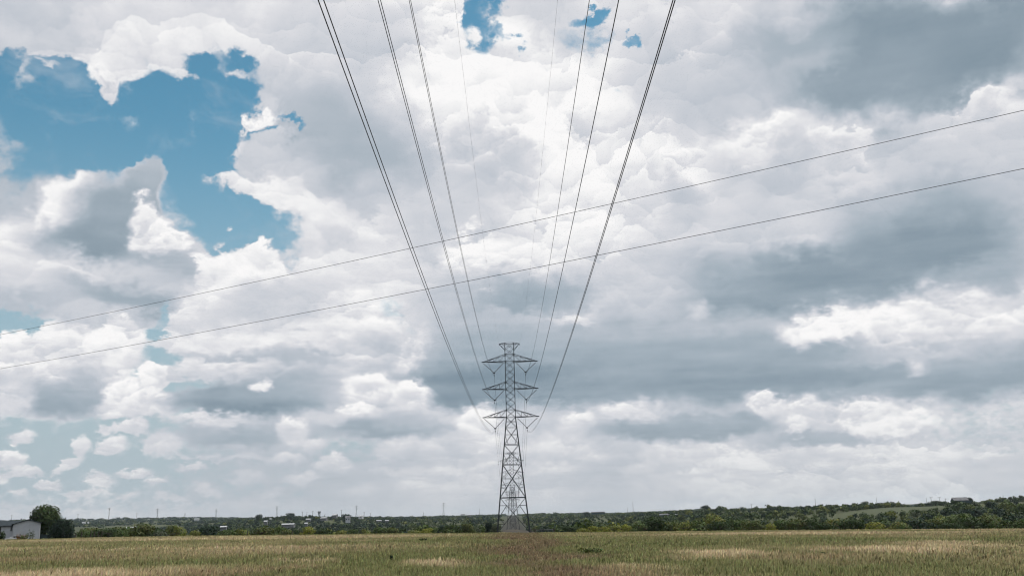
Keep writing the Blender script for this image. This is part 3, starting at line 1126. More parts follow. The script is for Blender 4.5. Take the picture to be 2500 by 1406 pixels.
# two thin wires of a local line crossing the view from the lower left to the upper right
for (lx, ly), (mx, my), (rx, ry), lab in (((0, 817), (1250, 552), (2499, 270), 'upper of two thin wires slanting across the whole sky'),
                                          ((0, 900), (1250, 664.5), (2499, 412), 'lower of two thin wires slanting across the whole sky')):
    A, B = at(lx, ly, 37), at(rx, ry, 18.5)
    D = B - A
    # sag so that the middle passes where it should
    best = None
    for t in [k / 400 for k in range(401)]:
        p = A + D * t
        q = at(mx, my, p.y)
        if best is None or abs(q.x - p.x) < best[0]:
            best = (abs(q.x - p.x), t, p.z - q.z)
    t, dz = best[1], best[2]
    kz = dz / (t * (1 - t))
    pts = [A + D * u - Vector((0, 0, kz * u * (1 - u))) for u in [(-.35 + 1.7 * k / 80) for k in range(81)]]
    m = MB()
    m.tube(pts, .006, 6)
    tag(m.build('overhead_wire', WIRE, None, True), lab, 'wire', 'local wires crossing the sky')

# ------------------------------------------------------------------ trees and bushes
def crown_np(lobes, n, leaf, seed, up=.35, shell=.55):
    """leaf clumps spread through a set of lobes (x, y, z, rx, ry, rz); returns quads (n,4,3)"""
    g = np.random.default_rng(seed)
    L = np.array(lobes, float)
    vol = L[:, 3] * L[:, 4] * L[:, 5]
    k = g.choice(len(L), n, p=vol / vol.sum())
    d = g.normal(size=(n, 3))
    d /= np.linalg.norm(d, axis=1)[:, None]
    r = g.uniform(0, 1, n) ** (1 / 3)
    r = np.where(g.uniform(0, 1, n) < shell, .82 + .26 * g.uniform(0, 1, n), r)
    p = L[k, :3] + d * r[:, None] * L[k, 3:6]
    nn = d + np.array([0, 0, up]) + g.normal(0, .55, (n, 3))
    nn /= np.linalg.norm(nn, axis=1)[:, None]
    t = np.cross(nn, g.normal(size=(n, 3)))
    t /= np.linalg.norm(t, axis=1)[:, None] + 1e-6
    b = np.cross(nn, t)
    s = leaf * g.uniform(.6, 1.35, n)[:, None]
    q = np.stack([p - t * s - b * s * .55, p + t * s * .3 - b * s * .8, p + t * s * 1.1 + b * s * .1, p - t * s * .2 + b * s * .75], 1)
    sn = d * .75 + nn * .45 + np.array([0, 0, .25])      # soft shading: leaves face outwards from their clump
    return q, g.uniform(.72, 1.28, n), sn / np.linalg.norm(sn, axis=1)[:, None]


KINDS = {'leafy': (.046, .070, .027),  # base colour, chance that single clumps are paler
    'dark': (.034, .055, .022), 'mid': (.064, .092, .032), 'olive': (.076, .094, .032), 'grey': (.060, .075, .050),
    'yellow': (.19, .20, .04), 'straw': (.135, .15, .042), 'teal': (.020, .037, .025)}


def crown_mesh(name, lobes, n, leaf, seed, kind, up=.35, shell=.55):
    q, br, sn = crown_np(lobes, n, leaf, seed, up, shell)
    g = np.random.default_rng(seed + 99)
    c = np.array(KINDS[kind]) * br[:, None] * (1 + g.normal(0, .10, (n, 3)))
    c = np.repeat(c, 4, 0)
    me = mesh_np(name, q.reshape(-1, 3), np.arange(n * 4), np.full(n, 4, np.int32), LEAF, [('tint', 'POINT', np.clip(c, .004, .9))])
    me.normals_split_custom_set_from_vertices(np.repeat(sn, 4, 0).tolist())
    return me


def trunk_mesh(h, r, seed, limbs=4, spread=1.2, stems=1):
    g = random.Random(seed)
    m = MB()
    for st in range(stems):
        ox = (g.uniform(-.3, .3) if stems > 1 else 0, g.uniform(-.3, .3) if stems > 1 else 0)
        top = Vector((g.uniform(-.25, .25) * h * .3 + ox[0] * 2, g.uniform(-.2, .2) * h * .3, h * .62))
        pts = [Vector((ox[0], ox[1], -.5)), Vector((ox[0] * 1.1, ox[1], h * .12)), Vector((top.x * .5, top.y * .5, h * .35)), top]
        m.tube(pts, [r * 1.3, r, r * .8, r * .45], 7)
        for k in range(limbs):
            a = 2 * math.pi * (k + g.uniform(-.3, .3)) / limbs
            f = g.uniform(.35, .95)
            s = pts[2].lerp(top, f)
            e = s + Vector((math.cos(a) * spread, math.sin(a) * spread, h * g.uniform(.1, .28)))
            m.tube([s, s.lerp(e, .5) + Vector((0, 0, -.05 * h)), e], [r * .45, r * .3, r * .12], 5)
    return m.mesh('trunk', BARK, True)


def lobes_round(h, w, seed, n=9, base=.25):
    g = random.Random(seed)
    out = [(0, 0, h * .62, w * .32, w * .32, h * .28)]
    for k in range(n):
        a = 2 * math.pi * (k + g.uniform(-.4, .4)) / n
        zz = g.uniform(base, .84)
        rr = w * .5 * g.uniform(.45, .78) * (1.0 - .55 * max(0, zz - .5) / .4)
        s = g.uniform(.15, .26) * w
        out.append((math.cos(a) * rr, math.sin(a) * rr, h * zz, s, s, min(s, h * .2) * g.uniform(.7, 1)))
    return out


_cache = {}


def plant(kind, form, var):
    """shared meshes: form = bush / tree / tall"""
    key = (kind, form, var)
    if key not in _cache:
        sd = abs(hash((var * 7919 + len(kind) * 31 + len(form) * 13 + ord(kind[0]) * 5 + ord(form[0])))) % 100000
        if form == 'bush':
            cr = crown_mesh('crown', lobes_round(1, 1.5, sd, 8, .12), 1150, .040, sd, kind)
            tr = trunk_mesh(1, .03, sd, 5, .35, 3)
        elif form == 'tree':
            cr = crown_mesh('crown', lobes_round(1, 1.0, sd, 11, .32), 1300, .034, sd, kind)
            tr = trunk_mesh(1, .03, sd, 6, .25, 1)
        else:
            cr = crown_mesh('crown', lobes_round(1, .62, sd, 11, .2), 1000, .033, sd, kind)
            tr = trunk_mesh(1, .025, sd, 6, .15, 1)
        _cache[key] = (cr, tr)
    return _cache[key]


def put_plant(name, kind, form, px, Y, top=None, h=None, label='', group=None, cat='tree', wide=1.0, sink=0.0, base=None):
    p = Vector(base) if base else stand(px, Y)
    if h is None:
        h = max(.8, at(px, top, Y).z - p.z)
    cr, tr = plant(kind, form, rnd.randrange(3))
    root = empty(name, (p.x, p.y, p.z - sink), rnd.uniform(0, 6.28))
    tag(root, label, cat, group)
    for nm, me in (('crown', cr), ('trunk', tr)):
        o = link(nm, me, root)
        o.scale = (h * wide, h * wide, h)
    return root


# the row of bushes and small trees along the far edge of the field -----------
LAND = [(170, 'the big tree beside the white house'), (248, 'the dark fence posts'), (348, 'the lone short-trunked tree'), (505, 'the black-green thicket left of centre'),
        (753, 'the bright yellow-green bush'), (1100, 'the low bright scrub left of the pylon'), (1217, 'the left foot of the pylon'),
        (1352, 'the steel gate'), (1470, 'the bright yellow-green thicket'), (1590, 'the broad dark bush right of the thicket'), (1742, 'the tall yellow-green tree'),
        (2130, 'the pale yellow-green scrub on the right'), (2340, 'the line below the barn'), (2500, 'the right edge of the photo')]
ORD = ['first', 'second', 'third', 'fourth', 'fifth', 'sixth', 'seventh', 'eighth', 'ninth', 'tenth', 'eleventh', 'twelfth']
COLN = {'dark': 'dark green', 'mid': 'mid green', 'olive': 'olive green', 'grey': 'grey-green', 'yellow': 'yellow-green', 'straw': 'straw-green', 'teal': 'black-green'}
row = []                                     # px, top row, distance, kind, form, width, special label
def E(px, top, Y, kind, form='bush', wide=1.0, lab=None):
    row.append((px, top, Y, kind, form, wide, lab))


E(348, 1271, 232, 'olive', 'tree', 1.15, 'lone short-trunked tree with a rounded olive crown at the field edge')
E(440, 1282, 240, 'straw', 'bush', .8)
E(212, 1287, 254, 'mid', 'bush', 1.2), E(238, 1285, 260, 'olive', 'bush', 1.3), E(264, 1283, 256, 'dark', 'bush', 1.3), E(325, 1284, 262, 'mid', 'bush', 1.3), E(372, 1282, 266, 'dark', 'bush', 1.3)
E(505, 1281, 236, 'teal', 'bush', 1.1, 'black-green dense thicket left of centre at the field edge')
E(477, 1291, 226, 'straw', 'bush', .8)
E(420, 1278, 262, 'olive', 'tree', 1.0)
E(300, 1292, 236, 'mid'), E(285, 1284, 268, 'olive', 'bush', 1.3), E(395, 1292, 240, 'grey'), E(560, 1291, 232, 'mid', 'bush', 1.4), E(595, 1289, 232, 'straw')
E(640, 1282, 240, 'olive', 'bush', 1.2), E(676, 1284, 250, 'mid'), E(700, 1291, 232, 'olive', 'bush', 1.3), E(728, 1288, 250, 'dark')
E(753, 1284.5, 226, 'yellow', 'bush', .9, 'bright yellow-green rounded bush alone among dark ones at the field edge')
E(790, 1286, 245, 'dark'), E(835, 1292, 226, 'straw', 'bush', 1.0), E(862, 1290, 228, 'mid'), E(895, 1291, 228, 'straw'), E(925, 1285, 234, 'mid', 'bush', 1.2)
E(960, 1285, 236, 'olive'), E(1012, 1290, 230, 'straw', 'bush', 1.4), E(1040, 1287, 226, 'yellow', 'bush', 1.1), E(1056, 1285, 228, 'mid', 'bush', 1.0)
E(1100, 1279, 246, 'mid', 'bush', 1.1), E(1142, 1274, 252, 'olive', 'tree', 1.1), E(1192, 1270, 248, 'teal', 'tall', 1.0, 'dark upright tree just left of the big pylon'), E(1210, 1275, 256, 'grey', 'bush', .8)
E(1395, 1280, 262, 'dark', 'bush', 1.3), E(1418, 1286, 226, 'yellow', 'bush', 1.3), E(1445, 1280, 224, 'yellow', 'bush', 1.1), E(1472, 1281, 226, 'yellow', 'bush', 1.2), E(1500, 1280, 228, 'straw', 'bush', 1.0), E(1525, 1279, 222, 'yellow', 'bush', .9)
E(1560, 1272, 232, 'mid', 'bush', 1.0), E(1594, 1256, 236, 'dark', 'tree', 1.35, 'broad dark rounded bush right of the bright thicket'), E(1640, 1272, 236, 'olive'), E(1665, 1270, 232, 'straw', 'bush', 1.0), E(1700, 1266, 238, 'mid', 'bush', 1.2)
E(1742, 1247, 252, 'straw', 'tree', .9, 'tall yellow-green tree standing above the dark bushes right of the pylon'), E(1755, 1268, 228, 'dark', 'bush', 1.3), E(1800, 1266, 232, 'mid', 'bush', 1.0), E(1835, 1268, 226, 'olive', 'bush', 1.2)
E(1880, 1272, 220, 'yellow', 'bush', .7), E(1905, 1266, 232, 'mid'), E(1948, 1264, 230, 'olive', 'bush', 1.1), E(1985, 1262, 228, 'dark', 'bush', 1.0), E(2010, 1272, 222, 'dark', 'bush', 1.1)
E(2042, 1260, 236, 'straw', 'bush', .9), E(2072, 1260, 226, 'dark', 'bush', 1.1), E(2105, 1272, 226, 'mid'), E(2133, 1268, 222, 'yellow', 'bush', 1.1), E(2160, 1266, 230, 'dark', 'bush', 1.1), E(2192, 1268, 224, 'straw', 'bush', .9)
E(2236, 1259, 226, 'teal', 'bush', 1.0), E(2205, 1274, 218, 'mid'), E(2262, 1264, 232, 'olive'), E(2292, 1258, 234, 'straw', 'bush', .9), E(2335, 1250, 230, 'mid', 'tree', 1.3), E(2318, 1270, 220, 'dark', 'bush', 1.1), E(2372, 1260, 224, 'dark', 'bush', 1.0)
E(2410, 1250, 232, 'olive', 'tree', 1.2), E(2440, 1262, 222, 'mid', 'bush', 1.1), E(2472, 1248, 226, 'teal', 'tree', 1.2), E(2498, 1262, 220, 'mid', 'bush', 1.1), E(2525, 1255, 226, 'olive', 'tree', 1.1), E(2560, 1252, 228, 'mid', 'tree', 1.1)
_count = {}
for px, top, Y, kind, form, wide, lab in sorted(row, key=lambda t: t[0]):
    noun = {'bush': 'bush', 'tree': 'rounded tree', 'tall': 'upright tree'}[form]
    if not lab:
        li = max([i for i, (x, _) in enumerate(LAND) if x <= px] or [0])
        a, b = LAND[li], LAND[min(li + 1, len(LAND) - 1)]
        key = (kind, noun, li)
        n = _count[key] = _count.get(key, 0) + 1
        more = '' if n == 1 and sum(1 for r in row if r[3] == kind and r[4] == form and a[0] <= r[0] < b[0]) == 1 else ORD[n - 1] + ' '
        lab = f'{more}{COLN[kind]} {noun} to the right of {a[1]}, before {b[1]}'
        if len(lab.split()) > 16:
            lab = f'{more}{COLN[kind]} {noun} right of {a[1]}'
    nm = 'bush' if form == 'bush' else 'tree'
    put_plant(nm, kind, form, px, Y, top=top, label=lab, group='bushes and trees along the field edge', cat=nm, wide=wide)

# trees that stand out on the ridges ------------------------------------------
RIDGE = [(2114, 1223, 1120, 'dark', 'tree', 1.3, 'small umbrella-shaped tree sticking up on the right wooded ridge'),
         (2158, 1225, 1090, 'teal', 'tree', 1.5, 'dark round tree where the right wooded ridge meets the grass slope'),
         (2132, 1228, 1100, 'dark', 'tree', 1.3, 'low dark tree between the umbrella-shaped tree and the round ridge tree'),
         (2288, 1220, 940, 'dark', 'tree', 2.6, 'long low dark tree clump on the ridge left of the barn'),
         (2306, 1222, 945, 'dark', 'tree', 2.2, 'right half of the low dark clump nearest the barn'),
         (2268, 1225, 960, 'teal', 'bush', 1.3, 'small dark dome-shaped bush on the ridge left of the low clump'),
         (2372, 1212, 965, 'teal', 'tree', 1.0, 'ragged dark tree touching the right end of the barn'),
         (2411, 1224, 980, 'teal', 'bush', 1.0, 'single dark bush on the bare ridge right of the barn'),
         (2455, 1216, 960, 'dark', 'tree', 1.0, 'small thin tree on the right ridge beside a rounder tree'),
         (2473, 1211, 955, 'grey', 'tree', 1.15, 'rounded open-crowned tree on the right ridge near the photo edge'),
         (2500, 1208, 950, 'dark', 'tree', 1.0, 'dark tree cut by the right edge of the photo on the ridge'),
         (1725, 1231, 1300, 'teal', 'tree', 1.4, 'dark dome of a tree topping the ridge right of the pylon'),
         (1433, 1247, 1700, 'teal', 'tree', 1.1, 'small dark tree beside the long low shed on the horizon'),
         (710, 1250, 1650, 'teal', 'tree', 1.5, 'big dark dome-shaped tree topping the left wooded hill'),
         (632, 1254, 1700, 'teal', 'tree', 1.2, 'dark bushy tree at the left end of the wooded hill'),
         (846, 1253, 1600, 'teal', 'tree', 1.5, 'dark tree just above the white house on the left hill'),
         (815, 1257, 1650, 'teal', 'tree', 1.6, 'dark rounded tree left of the tree above the white house'),
         (1663, 1251, 1050, 'grey', 'bush', 1.6, 'pale grey-green tree beside the long grey shed'),
         (1696, 1246, 1080, 'grey', 'bush', 1.6, 'pale grey-green tree right of its twin beside the grey shed')]
for px, top, Y, kind, form, wide, lab in RIDGE:
    put_plant('tree' if form != 'bush' else 'bush', kind, form, px, Y, top=top, label=lab, group='trees standing out on the ridges',
              cat='tree' if form != 'bush' else 'bush', wide=wide)

# the big tree and the dark bush by the white house ----------------------------
HB = stand(112, 246)
h = at(112, 1227, 246).z - HB.z
big = empty('big_tree', HB)
tag(big, 'big leafy round tree towering behind the white house on the left', 'tree')
W = 8.6
lb = [(0, 0, h * .60, 2.9, 2.8, h * .30), (-2.3, .2, h * .52, 1.7, 1.7, 2.0), (2.2, -.3, h * .50, 1.9, 1.8, 2.2), (-1.2, -.8, h * .78, 1.6, 1.6, 1.5), (1.3, .2, h * .76, 1.8, 1.7, 1.5),
      (.1, -.2, h * .86, 1.4, 1.4, 1.0), (-2.9, .1, h * .70, 1.0, 1.0, 1.1), (3.2, 0, h * .36, 1.4, 1.4, 1.6), (2.9, -.2, h * .64, 1.0, 1.0, 1.0), (-.8, -.6, h * .36, 2.0, 1.6, 1.6)]
link('crown', crown_mesh('crown', lb, 5200, .21, 5, 'leafy', .4, .45), big)
link('trunk', trunk_mesh(h, .3, 5, 7, 2.2), big)
DB = stand(152, 236)
h2 = at(152, 1262, 236).z - DB.z
t = empty('dark_bush', DB)
tag(t, 'broad black-green bush in front of the big tree, right of the white house', 'bush')
lb = [(0, 0, h2 * .5, 2.3, 2, h2 * .42), (-1.7, 0, h2 * .42, 1.3, 1.3, h2 * .36), (1.6, 0, h2 * .5, 1.4, 1.3, h2 * .42), (.5, -.5, h2 * .72, 1.5, 1.2, h2 * .26), (-.8, -.4, h2 * .7, 1.0, 1, h2 * .25), (2.3, .2, h2 * .3, .9, .9, h2 * .3)]
link('crown', crown_mesh('crown', lb, 3000, .18, 8, 'teal', .4, .45), t)
link('trunk', trunk_mesh(h2, .16, 8, 5, 1.2, 3), t)

# far woodland: reads as one mass ---------------------------------------------
def build_wood():
    g = np.random.default_rng(5)
    # clump templates
    T = []
    for k in range(7):
        T.append(crown_np(lobes_round(1, 1.25, 300 + k, 7, .2), 58, .15, 400 + k))
    Tn = [crown_np(lobes_round(1, 1.25, 350 + k, 8, .15), 170, .085, 450 + k) for k in range(7)]
    Tf = [crown_np(lobes_round(1, 1.6, 500 + k, 5, .25), 24, .23, 600 + k) for k in range(5)]
    V, Cc, Nn = [], [], []
    bands = [(262, 420, 850, 3.6, 5.6, 2), (420, 700, 1300, 3.8, 6.4, 2), (700, 1150, 1700, 4.0, 7.2, 0), (1150, 1900, 2100, 4.5, 8.0, 0), (1900, 3000, 1900, 5.0, 8.5, 1), (3000, 5600, 2600, 6, 10, 1)]
    for r0, r1, n, h0, h1, far in bands:
        r = np.sqrt(g.uniform(r0 ** 2, r1 ** 2, n * 2))
        a = g.uniform(-R(33), R(33), n * 2)
        x, y = r * np.sin(a), r * np.cos(a)
        dens = .62 + .5 * _vn(x, y, 140, 81) + .35 * _vn(x, y, 45, 82)
        dens += np.where((a > azel(180, 1260)[0]) & (a < azel(560, 1260)[0]) & (r < 1000), .45, 0)
        dens += np.where((a > azel(400, 1260)[0]) & (a < azel(1000, 1260)[0]) & (r > 600) & (r < 1900), .5, 0)
        # open ground
        dens -= np.where(np.abs(x) < 12.5 + r * .003 + 2.5 * _vn(x, y, 40, 55), 9, 0)
        dens -= np.where(np.hypot((a - azel(290, 1260)[0]) / .06, (r - 1900) / 650) < 1, .75, 0)
        dens -= np.where(np.hypot((a - azel(2170, 1240)[0]) / .052, (r - 800) / 170) < 1, 9, 0)
        dens -= np.where((a > azel(2200, 1240)[0]) & (r > 800) & (r < 1150), .75, 0)
        dens -= np.where(np.hypot((a - azel(1150, 1260)[0]) / .05, (r - 2200) / 260) < 1, 2, 0)
        ok = (g.uniform(0, 1, n * 2) < dens) & (y > 258) & ~((a < azel(190, 1260)[0]) & (y < 330))
        for cx, cy, cr_ in KEEP:
            ok &= ~((np.abs(a - math.atan2(cx, cy)) < cr_ / math.hypot(cx, cy)) & (r < math.hypot(cx, cy) + 3) & (r > math.hypot(cx, cy) - 30))
        x, y, r, a = x[ok][:n], y[ok][:n], r[ok][:n], a[ok][:n]
        z = land(x, y)
        hh = g.uniform(h0, h1, len(x)) * (1 + .25 * _vn(x, y, 60, 84))
        hh *= np.where((a < LAZ[4]) & (r < 500), .72, 1)
        ww = hh * g.uniform(.9, 1.5, len(x)) * (1.5 if far == 1 else 1)
        rot = g.uniform(0, 6.28, len(x))
        kd = g.uniform(0, 1, len(x)) + .35 * _vn(x, y, 50, 85)
        names = ['teal', 'dark', 'mid', 'olive', 'grey', 'straw']
        ki = np.clip((kd * 5.2).astype(int), 0, 5)
        ki = np.where((a < azel(1000, 1260)[0]) & (r > 600) & (ki > 1) & (g.uniform(0, 1, len(x)) < .65), 0, ki)
        ki = np.where((ki >= 4) & (g.uniform(0, 1, len(x)) < .6), 1, ki)
        kc = np.array([KINDS[k] for k in names])[ki]
        tt = (T, Tf, Tn)[far]
        ti = g.integers(0, len(tt), len(x))
        for k, (q, br, sn) in enumerate(tt):
            s = ti == k
            if not s.any():
                continue
            c_, s_ = np.cos(rot[s])[:, None, None], np.sin(rot[s])[:, None, None]
            qx, qy, qz = q[None, :, :, 0], q[None, :, :, 1], q[None, :, :, 2]
            w_, h_ = ww[s][:, None, None], hh[s][:, None, None]
            X = (qx * c_ - qy * s_) * w_ * .8 + x[s][:, None, None]
            Y = (qx * s_ + qy * c_) * w_ * .8 + y[s][:, None, None]
            Z = (qz - .08) * h_ + z[s][:, None, None]
            V.append(np.stack([X, Y, Z], -1).reshape(-1, 3))
            nx, ny, nz = sn[None, :, 0], sn[None, :, 1], np.broadcast_to(sn[None, :, 2], (s.sum(), len(sn)))
            N2 = np.stack([nx * c_[:, :, 0] - ny * s_[:, :, 0], nx * s_[:, :, 0] + ny * c_[:, :, 0], nz], -1)
            Nn.append(np.repeat(N2.reshape(-1, 3), 4, 0))
            col = kc[s][:, None, :] * br[None, :, None]
            Cc.append(np.repeat(col.reshape(-1, 3), 4, 0))
    v, c = np.concatenate(V), np.concatenate(Cc)
    n = len(v) // 4
    me = mesh_np('woodland', v, np.arange(n * 4), np.full(n, 4, np.int32), LEAF, [('tint', 'POINT', np.clip(c, .004, .9))])
    me.normals_split_custom_set_from_vertices(np.concatenate(Nn).tolist())
    tag(link('woodland', me), kind='stuff')
    print('wood quads', n)


KEEP = []                                    # buildings in the wood keep a clear view (filled in below)

# ------------------------------------------------------------------ the white house on the left and what stands round it
HY = 240.0
def xz(px, py, Y=HY):
    p = at(px, py, Y)
    return p.x, p.z


HG = stand(68, HY)
house = empty('white_house', (HG.x, HG.y, HG.z), R(23))
house.scale = (.91, .91, 1)
tag(house, 'pale single-storey house with a dark shingle roof, gable end towards the field', 'house')
u = HY / FPX                                  # metres per photo pixel there
zb = HG.z
zt = lambda py, px=68: at(px, py, HY).z - zb
gw0, gw1 = (36 - 68) * u, (99 - 68) * u        # gable wall
ez, az_ = zt(1276), zt(1268.5)
ax = (70 - 68) * u
m = MB()
m.prism([(gw0, -.3), (gw1, -.3), (gw1, ez - .1), (ax, az_ - .1), (gw0, zt(1278))], 0, 9)
m.box(((-20 - 68) * u / 1 + 3.2, 5.2, (zt(1281) - .3) / 2), (10.5, 7.0, zt(1281) + .3))
m.build('wall', SIDING, house)
m = MB()
th = .16
for (xa, za), (xb, zb_) in (((gw0 - .45, zt(1278) - .16), (ax, az_)), ((ax, az_), (gw1 + .35, ez - .12))):
    m.prism([(xa, za), (xb, zb_), (xb, zb_ + th), (xa, za + th)], -.45, 9.4)
rx0, rx1 = gw0 - .45 - 9.0, gw0 + 1.0          # the long wing's roof: ridge runs to the left
m.quadmesh([(rx0, 1.2, zt(1281)), (rx1, 1.2, zt(1281)), (rx1 + 2.0, 5.2, az_ - .15), (rx0, 5.2, az_ - .15), (rx0, 9.2, zt(1281)), (rx1, 9.2, zt(1281)),
            (rx0, 1.2, zt(1281) - .2), (rx1, 1.2, zt(1281) - .2)], [(0, 1, 2, 3), (3, 2, 5, 4), (6, 7, 1, 0)])
m.build('roof', SHINGLE, house)
m = MB()
m.prism([(gw0 - .02, -.25), (gw0 + .14, -.25), (gw0 + .14, zt(1278) - .15), (gw0 - .02, zt(1278) - .15)], -.05, -.003)
m.prism([(gw1 - .14, -.25), (gw1 + .02, -.25), (gw1 + .02, ez - .15), (gw1 - .14, ez - .15)], -.05, -.003)
m.build('corner_trim', TRIM, house)
m = MB()
m.box(((53.5 - 68) * u, -.03, zt(1291)), (.62, .05, 1.5))
m.build('door', TRIM, house)
wd = MB()
wd.box(((30.5 - 68) * u, 1.66, zt(1287.5)), (.32, .06, 1.25))
w_ = wd.build('window', DARK, house)
m = MB()
for dx in (-.2, .2):
    m.box(((30.5 - 68) * u + dx, 1.64, zt(1287.5)), (.07, .08, 1.4))
for dz in (-.68, .68):
    m.box(((30.5 - 68) * u, 1.64, zt(1287.5) + dz), (.33, .08, .08))
m.build('window_frame', TRIM, w_)
m = MB()
m.box(((3 - 68) * u, 1.66, zt(1291)), (.7, .06, 1.8))
m.build('window', DARK, house)
m = MB()
m.tube([((52 - 68) * u, 4, az_ - .5), ((52 - 68) * u, 4, az_ + .45)], .07, 8)
m.build('vent_pipe', GREYM, house)
m = MB()
m.prism([(gw0, -.35), (gw1, -.35), (gw1, .25), (gw0, .25)], -.10, -.051)
m.build('skirting', SLATE, house)

# silver car by the gable, half hidden in weeds
CG = stand(44, 233)
car = empty('parked_car', (CG.x, CG.y, CG.z), R(8))
tag(car, 'silver car half hidden by tall weeds in front of the white house', 'car')
prof = [(-2.2, .30), (-2.22, .62), (-2.05, .78), (-1.35, .92), (-.55, 1.36), (.1, 1.46), (.85, 1.40), (1.6, 1.02), (2.1, .94), (2.2, .6), (2.15, .30)]
m = MB()
n = len(prof)
pts = []
for yy, k in ((-.86, .93), (-.80, 1.0), (.80, 1.0), (.86, .93)):
    pts += [(x * (k if abs(yy) > .81 else 1), yy * (1 if z < 1.0 else .82), .3 + (z - .3) * (1 if abs(yy) < .81 else .96)) for x, z in prof]
fs = [tuple(range(n)), tuple(range(4 * n - 1, 3 * n - 1, -1))]
for r_ in range(3):
    fs += [(r_ * n + i, (r_ + 1) * n + i, (r_ + 1) * n + (i + 1) % n, r_ * n + (i + 1) % n) for i in range(n)]
m.quadmesh(pts, fs)
m.build('body', SILVER, car, False)
m = MB()
for s in (-1, 1):
    m.quadmesh([(-1.12, s * .80, .98), (-.5, s * .765, 1.31), (.1, s * .765, 1.39), (.1, s * .80, .98)], [(0, 1, 2, 3)])
    m.quadmesh([(.18, s * .80, .98), (.18, s * .765, 1.39), (.78, s * .765, 1.33), (1.38, s * .80, 1.0)], [(0, 1, 2, 3)])
m.build('side_windows', DARK, car)
m = MB()
m.quadmesh([(-1.36, -.66, .95), (-1.36, .66, .95), (-.60, .60, 1.375), (-.60, -.60, 1.375)], [(0, 1, 2, 3)])
m.build('windscreen', DARK, car)
for wx in (-1.35, 1.35):
    for s in (-1, 1):
        m = MB()
        m.tube([(wx, s * .70, .31), (wx, s * .90, .31)], .31, 18)
        wh = m.build('wheel', RUBBER, car)
        m = MB()
        m.tube([(wx, s * .901, .31), (wx, s * .915, .31)], .19, 14)
        m.build('rim', GREYM, wh)
for s in (-1, 1):
    m = MB()
    m.box((-2.2, s * .6, .68), (.08, .34, .14))
    m.build('headlight', TRIM, car)

RUST = mat('rusty leaves', (1, 1, 1), .8, .25, 1.5, attr='tint', transl=.2, spec=.1)
KINDS['rust'] = (.15, .075, .02)
def weed(px, Y, top, kind, w, n, lab, form_leaf=.10, seed=3, trunk=True):
    p = stand(px, Y)
    hh = at(px, top, Y).z - p.z
    r_ = empty('weed_clump', p)
    tag(r_, lab, 'weeds')
    g = random.Random(seed)
    lbs = [(g.uniform(-w, w), g.uniform(-.5, .5), hh * g.uniform(.25, .7), w * .4, .5, hh * .28) for _ in range(7)]
    link('leaves', crown_mesh('leaves', lbs, n, form_leaf, seed, kind, .3, .3), r_)
    m_ = MB()
    for k in range(9):
        a = g.uniform(-w, w)
        m_.tube([(a * .6, 0, -.2), (a, g.uniform(-.4, .4), hh * g.uniform(.5, .9))], [.03, .012], 5)
    m_.build('stems', BARK, r_)


weed(58, 229, 1300, 'rust', 1.2, 420, 'rust-orange tall weeds hiding the rear of the silver car', seed=3)
weed(63, 228, 1297, 'olive', .6, 260, 'yellow-green weed stalk rising behind the rust-orange weeds', seed=4)
weed(80, 233, 1290, 'mid', .5, 160, 'thin green sapling against the pale gable wall', seed=5)
weed(5, 228, 1290, 'dark', 1.0, 380, 'dark green shrub at the left edge in front of the house', .12, seed=6)
weed(12, 229, 1302, 'mid', .6, 200, 'low green weeds between the dark shrub and the car', .1, seed=7)

# dark board fence and a pale post between the house and the big tree
FG = stand(110, 244)
fence = empty('board_fence', FG)
tag(fence, 'dark board fence between the white house and the broad dark bush', 'fence')
m = MB()
for k in range(22):
    m.box((-1.4 + k * .145, 0, .85), (.138, .03, 1.75 + rnd.uniform(-.03, .03)))
m.build('boards', SLATE, fence)
m = MB()
for z in (.4, 1.4):
    m.box((.1, .05, z), (3.2, .07, .09))
m.build('rail', WOODPOST, fence)
for x in (-1.5, 1.75):
    m = MB()
    m.box((x, .03, .9), (.12, .12, 2.0))
    m.build('post', TRIM if x > 0 else WOODPOST, fence)
for i, (px, py, lab) in enumerate([(188, 1302, 'leaning dark fence post hard against the broad dark bush'), (200.5, 1298, 'thick dark fence post, first of the five right of the dark bush'), (222.5, 1296, 'dark fence post second of the five right of the dark bush'),
                                   (231.5, 1296, 'dark fence post in the middle of the five by the field edge'), (242, 1295, 'slightly leaning dark fence post, fourth of the five'), (249.5, 1295.5, 'dark fence post farthest right of the five')]):
    p = stand(px, 236)
    hh = at(px, py, 236).z - p.z
    m = MB()
    ln = rnd.uniform(-.08, .12)
    m.tube([(0, 0, -.4), (ln * .5, 0, hh * .5), (ln * hh, .02, hh)], [.14, .13, .11], 8)
    o = m.build('fence_post', WOODPOST)
    o.location = p
    tag(o, lab, 'fence post', 'dark fence posts at the field edge')
for px, py, Y, lab in [(605, 1297, 228, 'short dark stump-like post at the field edge far left of the pylon'), (714, 1297, 228, 'short dark post at the field edge left of the bright yellow-green bush'), (485, 1294, 228, 'pale wooden post standing beside the black-green thicket')]:
    p = stand(px, Y)
    hh = at(px, py, Y).z - p.z + .15
    m = MB()
    m.tube([(0, 0, -.4), (.02, 0, hh * .6), (.05, 0, hh)], [.13, .12, .1], 8)
    o = m.build('fence_post', WOODPOST if 'dark' in lab else TRIM)
    o.location = p
    tag(o, lab, 'fence post', 'single posts along the field edge')

